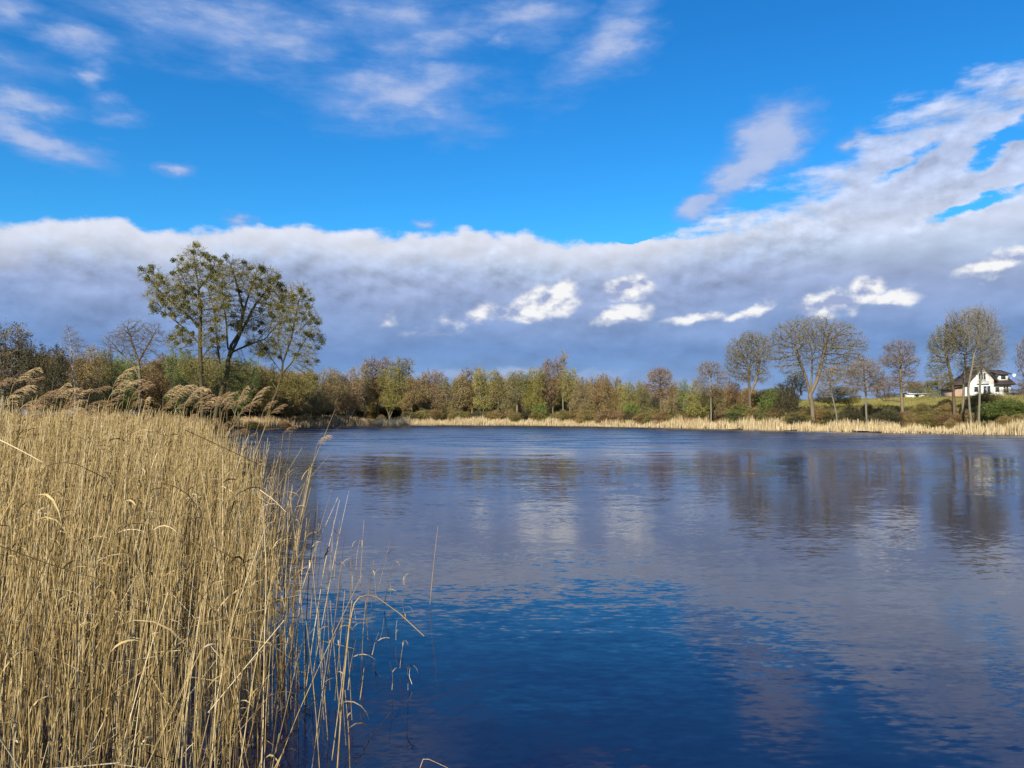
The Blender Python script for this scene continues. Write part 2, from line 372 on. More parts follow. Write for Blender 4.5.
tag(g.obj('ground', m, smooth=True), kind='structure')

# water: slopes of the ripples drive the normal directly, so they keep their strength far away
m, b, p = base_mat('water_mat', .06, .5)
pos = b.n('ShaderNodeNewGeometry').outputs['Position']
sp = b.n('ShaderNodeSeparateXYZ'); m.node_tree.links.new(pos, sp.inputs[0])
q = b.v('MULTIPLY', pos, (.42, 1.0, 1.0))
def slope(scale, det): return b.v('SUBTRACT', b.noise(q, scale, det, .55, color=True), (.5, .5, .5))
big = b.noise(b.v('MULTIPLY', pos, (.035, .09, 1)), 1.0, 4, .6)
mid = b.noise(b.v('MULTIPLY', pos, (.12, .35, 1)), 1.0, 4, .6)
Yd = sp.outputs[1]
amp = b.ss(b.m('ADD', Yd, b.m('MULTIPLY_ADD', big, 60, -30)), 34, 80, .085, .95)      # wind ripples towards the far shore
streak = b.ss(mid, .42, .60, .55, 1.25)
amp = b.m('MULTIPLY', amp, streak)
calm = b.m('MULTIPLY', b.ss(sp.outputs[0], -22, -14, 1, 0), b.ss(mid, .42, .58, 1, 0))
calm = b.m('MULTIPLY', calm, b.ss(Yd, 40, 60))
amp = b.m('MULTIPLY', amp, b.m('SUBTRACT', 1.0, b.m('MULTIPLY', calm, .85)))
nearw = b.ss(Yd, 6, 22, 1.15, 1.0)
s1 = b.v('SCALE', slope(3.0, 3), scale=.8); s2 = b.v('SCALE', slope(15.0, 2), scale=1.15); s3 = b.v('SCALE', slope(.5, 1), scale=.15)
sl = b.v('ADD', b.v('ADD', s1, s2), s3)
sl = b.v('SCALE', sl, scale=b.m('MULTIPLY', amp, nearw))
ss_ = b.n('ShaderNodeSeparateXYZ'); m.node_tree.links.new(sl, ss_.inputs[0])
far_ = b.ss(Yd, 30, 62)
sy_ = b.m('ADD', b.m('MULTIPLY', ss_.outputs[1], b.m('SUBTRACT', 1.0, far_)), b.m('MULTIPLY', b.m('ABSOLUTE', ss_.outputs[1]), b.m('MULTIPLY', far_, -1.0)))
sy_ = b.m('SUBTRACT', sy_, b.m('MULTIPLY', b.m('MULTIPLY', far_, streak), .055))   # steep wave faces look down the wind, towards the near bank
cs_ = b.n('ShaderNodeCombineXYZ'); m.node_tree.links.new(ss_.outputs[0], cs_.inputs[0]); m.node_tree.links.new(sy_, cs_.inputs[1]); sl = cs_.outputs[0]
nrm = b.v('NORMALIZE', b.v('ADD', sl, (0, 0, 1)))
b.put(p.inputs['Normal'], nrm)
p.inputs['Specular Tint'].default_value = (.74, .80, .97, 1); p.inputs['Base Color'].default_value = (.005, .007, .032, 1); p.inputs['IOR'].default_value = 1.37
w = MB(); w.verts([(-70, -12, 0), (100, -12, 0), (100, 190, 0), (-70, 190, 0)]); w.quads([(0, 1, 2, 3)])
tag(w.obj('water', m), kind='structure')

# ------------------------------------------------------------------ trees: space colonisation
DENS, LV, LSZ = 2.8, 2.0, .68
def colonise(trunks, ells, n, D, di, dk, rng, up=.06, maxit=260, flat_bias=0.0):
    """trunks: list of polylines (metres); returns nodes, parents"""
    nodes = []; par = []
    for tl in trunks:
        tl = np.array(tl, float); prev = -1
        if len(nodes):
            d = np.linalg.norm(np.array(nodes)-tl[0], axis=1); j = int(np.argmin(d))
            if d[j] < 1.2: prev = j
        for a, c in zip(tl[:-1], tl[1:]):
            L = np.linalg.norm(c-a); k = max(1, int(L/D))
            for i in range(k):
                if prev >= 0 and i == 0 and np.linalg.norm(nodes[prev]-a) < .3*D: continue
                nodes.append(a+(c-a)*i/k+rng.normal(size=3)*D*.05); par.append(prev); prev = len(nodes)-1
        nodes.append(tl[-1]); par.append(prev)
    A = []
    vol = np.array([e[3]*e[4]*e[5] for e in ells])**.8; cnt = np.maximum(5, (n*vol/vol.sum())).astype(int)
    for e, k in zip(ells, cnt):
        u = rng.normal(size=(k, 3)); u /= np.linalg.norm(u, axis=1, keepdims=True)
        r = rng.uniform(0, 1, k)**(1/2.3)
        A.append(np.array(e[:3])+u*r[:, None]*np.array(e[3:6]))
    A = np.vstack(A); A = A[A[:, 2] > .3]
    N = np.array(nodes); par = list(par)
    d2 = ((A[:, None]-N[None])**2).sum(2); near = d2.argmin(1); nd = np.sqrt(d2.min(1))
    for it in range(maxit):
        act = nd < di
        if not act.any():
            di *= 1.3
            if di > 40: break
            continue
        idx = near[act]; v = A[act]-N[idx]; v /= np.linalg.norm(v, axis=1, keepdims=True)+1e-9
        uq, inv = np.unique(idx, return_inverse=True)
        g_ = np.zeros((len(uq), 3)); np.add.at(g_, inv, v)
        ln = np.linalg.norm(g_, axis=1, keepdims=True); cntv = np.bincount(inv)[:, None]
        g_ = g_/(ln+1e-9)+rng.normal(size=g_.shape)*.16; g_[:, 2] += up
        # keep heading of the parent a little
        pi_ = np.array([par[k] for k in uq]); hd = np.where(pi_[:, None] >= 0, N[uq]-N[np.maximum(pi_, 0)], 0); hd /= np.linalg.norm(hd, axis=1, keepdims=True)+1e-9
        g_ += hd*.35; g_ /= np.linalg.norm(g_, axis=1, keepdims=True)+1e-9
        new = N[uq]+g_*D
        b0 = len(N); N = np.vstack([N, new]); par.extend(uq.tolist())
        dd = np.sqrt(((A[:, None]-new[None])**2).sum(2)); mj = dd.argmin(1); mm = dd.min(1)
        upd = mm < nd-1e-6; near = np.where(upd, b0+mj, near); nd = np.where(upd, mm, nd)
        keep = nd > dk; A = A[keep]; near = near[keep]; nd = nd[keep]
        if len(A) == 0 or len(N) > 6500: break
    return N, np.array(par)

def tree_meshes(name, trunks, ells, n=700, D=.35, di=3.0, dk=.6, seed=1, up=.06, rt=.016, pw=2.7, rmax=None, thr=.05,
                twigs=4, tl=.8, tw=.02, leaves=2, ls=.09, ldens=None, spread=.35):
    rng = np.random.default_rng(seed); n = int(n*DENS); dk *= .74; D *= .85; tw *= 1.25; ls *= 1.12*LSZ; leaves *= LV
    N, par = colonise(trunks, ells, n, D, di, dk, rng, up)
    nn = len(N); R = np.zeros(nn); ch = [[] for _ in range(nn)]
    for i in range(nn):
        if par[i] >= 0: ch[par[i]].append(i)
    order = np.arange(nn)[::-1]
    for i in order:
        s = sum(R[c]**pw for c in ch[i]); R[i] = (s+rt**pw*.35)**(1/pw) if ch[i] else rt
    if rmax: R = rt+(R-rt)*(rmax-rt)/(R.max()-rt)
    # chains, always following the thickest child
    chains = []; stack = [i for i in range(nn) if par[i] < 0]
    while stack:
        s0 = stack.pop(); c = ([par[s0]] if par[s0] >= 0 else [])+[s0]; cur = s0
        while ch[cur]:
            k = sorted(ch[cur], key=lambda q: -R[q]); stack.extend(k[1:]); cur = k[0]; c.append(cur)
        chains.append(c)
    tk = MB(); cr = MB()
    Ns = N.copy()
    for c in chains:                          # smooth the chain
        if len(c) > 3: Ns[c[1:-1]] = .5*N[c[1:-1]]+.25*N[c[:-2]]+.25*N[c[2:]]
    for c in chains:
        pts = Ns[c]; rr = R[c].copy()
        if len(c) > 1: rr[0] = min(rr[0], rr[1]*1.15)
        if len(pts) < 2: continue
        if par[c[0]] < 0: rr[0] *= 1.35; rr[1] *= 1.1
        thick = rr > thr
        k = int(thick.sum()) if thick[0] else 0
        if 0 < k < len(pts): k2 = k+1
        else: k2 = k
        if k2 >= 2: tk.tubes(pts[None, :k2], rr[None, :k2], 7 if rr[0] > .12 else 5, 0, rng.uniform(.3, .7))
        if k < len(pts)-1 or k == 0:
            s_ = max(0, k-0)
            if len(pts)-s_ >= 2: cr.tubes(pts[None, s_:], rr[None, s_:], 3, 0, rng.uniform(.2, .8))
    thin = np.where(R < thr*1.0)[0]
    dirs = np.zeros((nn, 3)); ok = par >= 0; dirs[ok] = N[ok]-N[par[ok]]; dirs /= np.linalg.norm(dirs, axis=1, keepdims=True)+1e-9
    ti = np.repeat(thin, twigs)
    d = dirs[ti]*.7+rng.normal(size=(len(ti), 3))*.55; d[:, 2] += .18; d /= np.linalg.norm(d, axis=1, keepdims=True)
    L = tl*rng.uniform(.4, 1.2, len(ti)); p0 = Ns[ti]+dirs[ti]*(rng.uniform(-.5, .5, len(ti))*D)[:, None]
    cr.spikes(p0, d*L[:, None], tw, 0, rng.uniform(.2, .9, len(ti)), rng)
    # sub-twigs
    t2 = rng.uniform(.3, .85, len(ti)); p1 = p0+d*(L*t2)[:, None]; d1 = d+rng.normal(size=d.shape)*.6; d1 /= np.linalg.norm(d1, axis=1, keepdims=True)
    cr.spikes(p1, d1*(L*.55)[:, None], tw*.8, 0, rng.uniform(.2, .9, len(ti)), rng)
    if leaves > 0:
        k = int(len(ti)*leaves); j = rng.integers(0, len(ti), k); t = rng.uniform(.1, 1.1, k)
        c = p0[j]+d[j]*(L[j]*t)[:, None]+rng.normal(size=(k, 3))*spread*.3
        # clumps: neighbouring leaves share a tone
        cl = np.sin(c[:, 0]*1.9+seed)+np.sin(c[:, 1]*1.7)+np.sin(c[:, 2]*2.1+1)
        cr.leaves(c, ls, 1, np.clip(.5+cl*.13+rng.normal(size=k)*.16, 0, 1), rng)
    return tk.data(name+'_trunk', [M['bark']]), cr.data(name+'_crown', [M['bark'], M['brown']]), (N, R, par)

def place(name, meshes, loc, mats, label, cat='tree', group=None, sc=(1, 1, 1), rz=0):
    r = empty(name, loc, rz); r.scale = sc
    part('trunk', meshes[0], r, [mats[0]]); part('crown', meshes[1], r, [M['bark'] if mats[0] is M['birch'] else mats[0], mats[1]])
    tag(r, label, cat, group); return r

def hero(name, bx, Y, trunks, ells, mats, label, depth=.8, group=None, cat='tree', base_dx=0, **kw):
    """shape given in photo pixels at depth Y: trunks = polylines of (x,y[,dy metres]); ells = (cx,cy,rx,ry)"""
    while sdist([((bx-512)/F*Y, Y)])[0] < 1.2: Y += .5
    X = (bx-512)/F*Y; s = Y/F; zb = H(X, Y)-.15
    def loc(x, y, dy=0.0):
        p = at(x, y, Y); return (p[0]-X, dy, p[2]-zb)
    tr = []
    for i, t in enumerate(trunks):
        L = [loc(*q) for q in t]
        if i == 0: L = [(0, 0, 0)]+L
        tr.append(L)
    E_ = []
    for e in ells:
        c = loc(e[0], e[1], e[4] if len(e) > 4 else 0); E_.append((*c, e[2]*s, e[2]*s*depth, e[3]*s))
    ms = tree_meshes(name, tr, E_, **kw)
    return place(name, ms, (X, Y, zb), mats, label, cat, group), ms, (X, Y, zb)

BK, BD, BP = M['bark'], M['bark_dark'], M['bark_pale']
# ---- right-hand bank
hero('oak_tree', 813, 118, [[(812, 404), (810, 396)], [(810, 394), (806, 378), (799, 360), (795, 345)], [(811, 394), (817, 380), (822, 362), (826, 342)], [(810, 394), (812, 376), (812, 352)]],
     [(798, 342, 32, 24), (834, 346, 33, 26), (816, 332, 34, 15), (852, 364, 14, 16), (776, 352, 13, 20), (795, 366, 20, 14), (834, 372, 22, 12)], (BK, M['bud']),
     'large spreading oak with a forked trunk, biggest tree on the right bank', n=1400, D=.42, di=3.2, dk=.75, seed=3, rmax=.34, thr=.06, twigs=4, tl=1.0, tw=.022, leaves=.75, ls=.085, up=.02)
hero('oak_tree', 750, 128, [[(750, 400), (749, 385), (749, 365)], [(750, 395), (757, 378), (760, 360)]],
     [(746, 354, 21, 19), (761, 350, 11, 18), (736, 366, 12, 14), (752, 341, 15, 9), (760, 374, 11, 10), (744, 376, 12, 8)], (BK, M['bud']),
     'round-crowned olive oak standing just left of the largest spreading oak', n=900, D=.4, di=3, dk=.7, seed=5, rmax=.27, thr=.055, twigs=4, tl=.9, tw=.022, leaves=1.5, ls=.095)
hero('alder_tree', 903, 109, [[(902, 405), (901, 385), (900, 362)], [(902, 402), (893, 400), (884, 401)]],
     [(900, 350, 16, 10), (899, 361, 21, 8), (903, 374, 14, 7), (887, 385, 17, 9), (913, 386, 12, 6), (882, 396, 9, 4)], (BK, M['pink']),
     'bare brown alder alone on the slope, flat layered crown, between oak and house', n=650, D=.35, di=2.5, dk=.6, seed=8, rmax=.2, thr=.05, twigs=5, tl=.8, tw=.022, leaves=.8, ls=.08, up=0)
hero('alder_tree', 867, 108, [[(866, 410), (866, 392), (864, 375)]],
     [(864, 372, 19, 11), (858, 384, 15, 12), (876, 385, 11, 12), (864, 364, 12, 6)], (BP, M['pink']),
     'small pinkish-brown alder with a straight pale trunk, right of the largest oak', n=560, D=.33, di=2.5, dk=.6, seed=9, rmax=.15, thr=.045, twigs=5, tl=.8, tw=.022, leaves=1.0, ls=.085)
hero('alder_tree', 838, 110, [[(836, 412), (832, 395), (830, 380)]],
     [(830, 378, 12, 10), (826, 388, 10, 12), (838, 372, 8, 7)], (BP, M['pink']),
     'thin leaning brown alder in front of the largest oak', n=330, D=.33, di=2.5, dk=.6, seed=10, rmax=.11, thr=.045, twigs=5, tl=.7, tw=.02, leaves=.8, ls=.08)
hero('ash_tree', 954, 104, [[(954, 400), (951, 375), (946, 355)]],
     [(942, 348, 15, 21), (936, 370, 10, 15), (952, 338, 13, 18), (946, 382, 10, 10)], (BK, M['olive']),
     'yellow-green tree with a dark trunk, left of the bare trees before the house', n=800, D=.36, di=3, dk=.65, seed=12, rmax=.2, thr=.05, twigs=4, tl=.8, tw=.02, leaves=2.0, ls=.085, up=.12)
hero('ash_tree', 964, 103, [[(963, 405), (964, 380), (966, 350)]],
     [(965, 335, 20, 25), (958, 322, 13, 13), (972, 318, 12, 9), (968, 366, 15, 14)], (BK, M['bud']),
     'tall fan-crowned tree second from left in the cluster before the house', n=900, D=.38, di=3, dk=.65, seed=13, rmax=.17, thr=.05, twigs=4, tl=.9, tw=.018, leaves=.9, ls=.08, up=.15)
hero('ash_tree', 972, 97, [[(970, 412), (968, 390), (974, 355)]],
     [(980, 338, 17, 25), (975, 318, 12, 10), (986, 358, 14, 16)], (BP, M['grey']),
     'pale-trunked bare tree standing at the jetty, left one of the pair', n=700, D=.36, di=3, dk=.65, seed=14, rmax=.14, thr=.045, twigs=6, tl=1.2, tw=.016, leaves=.25, ls=.06, up=.25)
hero('ash_tree', 978, 97.5, [[(979, 412), (980, 385), (983, 355)]],
     [(990, 343, 15, 24), (984, 322, 13, 13), (998, 356, 9, 16), (984, 366, 12, 12)], (BP, M['grey']),
     'pale-trunked bare tree standing at the jetty, right one of the pair', n=750, D=.36, di=3, dk=.65, seed=15, rmax=.14, thr=.045, twigs=6, tl=1.2, tw=.016, leaves=.25, ls=.06, up=.25)
hero('alder_tree', 1034, 100, [[(1034, 410), (1033, 380)]],
     [(1032, 358, 17, 24), (1030, 385, 13, 12)], (BK, M['pink']),
     'brown tree at the right end of the bank, only its crown edge showing', n=600, D=.36, di=3, dk=.65, seed=16, rmax=.2, thr=.05, twigs=4, tl=.9, tw=.02, leaves=1.0, ls=.085)
hero('alder_tree', 711, 133, [[(711, 405), (711, 385), (711, 372)]],
     [(710, 370, 13, 9), (722, 380, 8, 7), (702, 384, 8, 10), (712, 392, 9, 8)], (BP, M['pink']),
     'slim brown alder with a bare pale trunk, left of the olive round-crowned oak', n=420, D=.36, di=2.5, dk=.6, seed=17, rmax=.14, thr=.05, twigs=5, tl=.8, tw=.022, leaves=.9, ls=.09)
hero('alder_tree', 661, 145, [[(661, 405), (661, 390), (660, 378)]],
     [(660, 377, 13, 10), (664, 390, 12, 10), (650, 388, 7, 8)], (BK, M['pink']),
     'pinkish alder rising above the middle of the far treeline', n=420, D=.38, di=2.5, dk=.65, seed=18, rmax=.16, thr=.05, twigs=5, tl=.8, tw=.024, leaves=1.8, ls=.1)
hero('poplar_tree', 563, 176, [[(563, 400), (563, 375), (563, 356)]],
     [(563, 366, 4, 17), (564, 385, 7, 12)], (BP, M['brown']),
     'very narrow pointed poplar, tallest spike of the far treeline', n=320, D=.5, di=2.5, dk=.7, seed=19, rmax=.14, thr=.06, twigs=5, tl=.9, tw=.03, leaves=1.4, ls=.12, up=.8)

# ---- the tall trees full of mistletoe on the left
def mistletoe(root, ms, XYZ, spots, Y, rng, nrand=0):
    N = ms[2][0]; R = ms[2][1]
    def ball(c, r):
        mb = MB(); k = int(420*max(.5, r)); u = rng.normal(size=(k, 3)); u /= np.linalg.norm(u, axis=1, keepdims=True)
        q = u*(rng.uniform(0, 1, k)**.45)[:, None]*r*np.array((1, 1, .85))*(1+.18*np.sin(u[:, :1]*4+c[0]*3)+.15*np.sin(u[:, 2:]*5+c[0]))
        mb.leaves(q, .10, 0, np.clip(.45+rng.normal(size=k)*.2, 0, 1), rng, .45)
        d = rng.normal(size=(24, 3)); d /= np.linalg.norm(d, axis=1, keepdims=True)
        mb.spikes(np.zeros((24, 3)), d*r, .03, 0, .2, rng)
        o = mb.obj('mistletoe', M['mistletoe'], root); o.location = c
    for (x, y, rp) in spots:
        p = at(x, y, Y); q = np.array((p[0]-XYZ[0], 0, p[2]-XYZ[2]))
        d = np.hypot(N[:, 0]-q[0], N[:, 2]-q[2]); j = int(np.argmin(d+np.abs(N[:, 1])*.05))
        ball((q[0]*.7+N[j, 0]*.3, N[j, 1], q[2]*.7+N[j, 2]*.3), rp*1.25*Y/F)
    cand = np.where((R < .07) & (N[:, 2] > N[:, 2].max()*.45))[0]
    for j in rng.choice(cand, nrand, replace=False): ball(tuple(N[j]), rng.uniform(1.6, 4.0)*Y/F)
rngm = np.random.default_rng(5)
YL = 105
r1, m1, x1 = hero('mistletoe_tree', 203, YL, [[(202, 395), (201, 370), (200, 340), (201, 310), (198, 285), (195, 262), (193, 250)], [(201, 330), (190, 317), (176, 306), (160, 292), (146, 273)], [(201, 345), (186, 330), (170, 316), (158, 311)], [(198, 290), (208, 278), (216, 262)], [(200, 360), (212, 345)], [(199, 300), (185, 283), (178, 268)]],
     [(196, 268, 22, 24), (172, 292, 28, 20), (152, 276, 12, 10), (214, 280, 16, 24), (190, 310, 28, 16), (180, 340, 16, 14), (205, 340, 14, 12), (218, 300, 14, 26), (214, 330, 14, 20), (192, 368, 16, 14), (212, 372, 10, 16)], (M['bark_mid'], M['moss']),
     'tall upright tree with mistletoe balls, leftmost of the three mistletoe trees above the reeds', n=1100, D=.36, di=2.6, dk=.62, seed=21, rmax=.30, thr=.05, twigs=4, tl=.8, tw=.022, leaves=1.25, ls=.085, up=.05)
mistletoe(r1, m1, x1, [(195, 243, 3.8), (193, 252, 2.8), (140, 268, 3), (148, 270, 3.4), (153, 267, 3), (147, 279, 3.2), (157, 284, 3.6), (165, 279, 3), (172, 284, 3), (153, 310, 4.6), (147, 307, 3), (164, 315, 3), (181, 268, 4), (179, 258, 2), (190, 263, 4), (168, 260, 2.6), (204, 264, 3.4), (208, 257, 3.6), (215, 258, 3), (160, 296, 3.6), (175, 298, 3.6), (184, 302, 3), (186, 292, 3), (184, 330, 3), (172, 338, 3.4), (200, 305, 3.4), (212, 278, 3.4), (176, 275, 3), (203, 283, 3), (168, 305, 3)], x1[1], rngm, 44)
r2, m2, x2 = hero('mistletoe_tree', 214, 103, [[(217, 408), (222, 392), (227, 375), (228, 360), (231, 345)], [(222, 392), (220, 365), (217, 340), (214, 310), (208, 290)], [(228, 360), (240, 335), (243, 310), (237, 285), (232, 268)], [(231, 345), (245, 325), (255, 305), (268, 288), (278, 280)], [(228, 350), (226, 320), (222, 295)], [(232, 352), (248, 345), (262, 340)], [(243, 315), (250, 290), (256, 275)]],
     [(232, 276, 22, 20), (258, 285, 26, 22), (272, 300, 18, 24), (225, 305, 18, 20), (248, 320, 24, 18), (275, 290, 12, 12), (215, 345, 12, 20), (238, 378, 18, 18), (262, 345, 18, 12), (285, 310, 12, 20), (270, 325, 16, 14)], (M['bark_mid'], M['moss']),
     'broad leaning tree with forked dark limbs and mistletoe, middle of the three mistletoe trees', n=1500, D=.36, di=2.6, dk=.62, seed=22, rmax=.36, thr=.05, twigs=4, tl=.8, tw=.022, leaves=1.25, ls=.085, up=.05)
mistletoe(r2, m2, x2, [(230, 258, 3), (247, 264, 3), (222, 262, 3), (238, 275, 2.6), (225, 297, 3.4), (232, 315, 3.2), (238, 327, 4), (266, 296, 3.4), (281, 285, 3.6), (270, 281, 3), (283, 297, 3.6), (277, 276, 3), (214, 320, 3), (210, 330, 2.6), (256, 278, 2.4), (262, 310, 3)], x2[1], rngm, 46)
r3, m3, x3 = hero('mistletoe_tree', 265, 108, [[(271, 405), (277, 392), (281, 378), (283, 362)], [(277, 390), (268, 376), (258, 366)], [(283, 362), (291, 340), (296, 315), (299, 300)], [(281, 375), (292, 362), (302, 345), (312, 330)], [(283, 365), (278, 340), (280, 318)], [(281, 372), (262, 345), (248, 338)], [(300, 330), (312, 318), (320, 318)]],
     [(296, 308, 20, 28), (280, 310, 12, 18), (310, 330, 14, 22), (284, 335, 16, 24), (305, 360, 14, 16), (270, 352, 16, 10), (262, 385, 14, 12), (292, 388, 16, 14), (310, 385, 10, 14)], (M['bark_mid'], M['moss']),
     'mistletoe tree with a trunk leaning right, nearest the open water on the left bank', n=1100, D=.36, di=2.6, dk=.62, seed=23, rmax=.27, thr=.05, twigs=4, tl=.8, tw=.022, leaves=1.25, ls=.085, up=.05)
mistletoe(r3, m3, x3, [(300, 292, 3.4), (306, 297, 2.6), (318, 322, 3), (313, 319, 3), (321, 337, 4.4), (313, 335, 3), (324, 343, 3.4), (318, 348, 3), (303, 318, 3), (318, 362, 2.6), (315, 378, 2.6), (292, 300, 3), (288, 330, 2.6), (300, 345, 2.6)], x3[1], rngm, 34)
hero('bare_tree', 140, 108, [[(140, 395), (140, 375), (138, 360)], [(140, 380), (134, 366), (120, 352)], [(138, 362), (148, 345), (155, 332)], [(138, 360), (132, 342), (128, 330)]],
     [(118, 342, 16, 14), (134, 334, 18, 15), (153, 336, 13, 14), (140, 352, 18, 8)], (BK, M['grey']),
     'bare grey tree with a rounded fan crown, left of the mistletoe trees', n=900, D=.34, di=2.6, dk=.6, seed=24, rmax=.22, thr=.045, twigs=4, tl=.8, tw=.017, leaves=.15, ls=.06, up=.08)
hero('birch_tree', 76, 98, [[(75, 390), (72, 365), (71, 345), (68, 328)]],
     [(70, 340, 9, 15), (76, 352, 12, 14), (66, 360, 9, 12)], (M['birch'], M['brown']),
     'slender birch with a white trunk at the left of the photo', n=330, D=.34, di=2.2, dk=.6, seed=25, rmax=.085, thr=.03, twigs=4, tl=.8, tw=.017, leaves=.5, ls=.07, up=.2)

# ---- generic tree shapes for the wood, 10 m tall
DENS, LV, LSZ = 2.0, 1.35, .70
def generic(kind, seed):
    rng = np.random.default_rng(seed); j = lambda a: rng.uniform(-a, a)
    if kind == 'alder':
        return tree_meshes('alder', [[(0, 0, 0), (j(.2), j(.2), 3), (j(.3), j(.3), 6), (j(.3), j(.3), 8.4)]], [(j(.4), j(.4), 7.6, 1.2, 1.2, 2.4), (j(.7), j(.7), 5.6, 1.8, 1.8, 2.0), (j(1.2), j(1.2), 3.8, 1.5, 1.5, 1.2)], n=420, D=.34, di=2, dk=.55, seed=seed, up=.16, rmax=.15, thr=.05, twigs=4, tl=.8, tw=.024, leaves=2.2, ls=.10)
    if kind == 'bushy':
        return tree_meshes('bushy', [[(0, 0, 0), (j(.3), j(.3), 1.6)], [(0, 0, .8), (-1.0, j(.6), 3), (-1.5, j(.6), 5)], [(0, 0, .8), (1.0, j(.6), 3.2), (1.4, j(.6), 5.4)], [(0, 0, 1.5), (j(.3), j(.3), 5)]],
                           [(-1.5+j(.4), j(.6), 6.0+j(1.4), 1.2, 1.5, 2.6), (1.5+j(.4), j(.6), 6.2+j(1.4), 1.2, 1.5, 2.6), (j(.6), j(.4), 7.2+j(.6), 1.2, 1.3, 2.5), (j(.8), j(.5), 3.6, 2.5, 2.2, 1.7)], n=560, up=.2, D=.34, di=2, dk=.55, seed=seed, rmax=.13, thr=.05, twigs=4, tl=.8, tw=.024, leaves=2.6, ls=.10)
    if kind == 'shrub':
        return tree_meshes('shrub', [[(0, 0, 0), (j(.4), j(.4), 2)], [(0, 0, .3), (-1.6, j(1), 3.2)], [(0, 0, .3), (1.6, j(1), 3.0)]],
                           [(-2, j(.8), 5.0, 2.4, 2.4, 3.6), (2, j(.8), 4.6, 2.4, 2.4, 3.4), (0, 0, 6.4, 2.2, 2.2, 3.0), (0, 0, 2.2, 4.0, 3.4, 2.0)], n=520, D=.45, di=2.4, dk=.7, seed=seed, rmax=.12, thr=.06, twigs=4, tl=1.2, tw=.035, leaves=3.2, ls=.16)
    if kind == 'tall':
        return tree_meshes('tall', [[(0, 0, 0), (j(.2), j(.2), 3), (j(.3), j(.3), 5)], [(0, 0, 3), (-.7, j(.3), 6), (-.9, j(.3), 8)], [(0, 0, 3.4), (.8, j(.3), 6.2), (1.0, j(.3), 8.4)]], [(-.8, 0, 7.6, 1.4, 1.4, 2.2), (.9, 0, 7.8, 1.3, 1.3, 2.0), (0, 0, 5, 1.9, 1.9, 1.6)], n=460, D=.34, di=2, dk=.55, seed=seed, up=.25, rmax=.15, thr=.05, twigs=4, tl=.8, tw=.024, leaves=1.9, ls=.10)
VAR = {k: [generic(k, s0+i) for i in range(n)] for k, s0, n in (('alder', 40, 4), ('bushy', 50, 4), ('tall', 60, 3), ('shrub', 70, 3))}
rngt = np.random.default_rng(11)
COLN = {'pink': 'pinkish-brown', 'brown': 'brown budding', 'olive': 'olive-green', 'yellow': 'fresh yellow-green', 'green': 'bright green', 'dark': 'dark shaded', 'grey': 'bare grey'}
def generic_tree(x, top, cls, kind, wpx, Y, label, name=None, cat='tree', group=None, bark=None):
    while sdist([((x-512)/F*Y, Y)])[0] < 3.2: Y += .7
    X = (x-512)/F*Y; zb = H(X, Y)-.1; h = at(x, top, Y)[2]-zb
    v = VAR[kind][rngt.integers(len(VAR[kind]))]
    V = v[2][0]; w0 = np.percentile(np.abs(V[:, 0]), 95)+.3; h0 = V[:, 2].max()+.35
    s = h/h0; sxy = (wpx/2*Y/F)/w0
    nm = name or {'alder': 'alder_tree', 'bushy': 'willow_tree', 'tall': 'poplar_tree', 'shrub': 'bush'}[kind]
    return place(nm, v, (X, Y, zb), (bark or M['bark'], M[cls]), label, cat, group, (sxy, sxy, s), rngt.uniform(-.6, .6)+(math.pi if rngt.random() < .5 else 0))
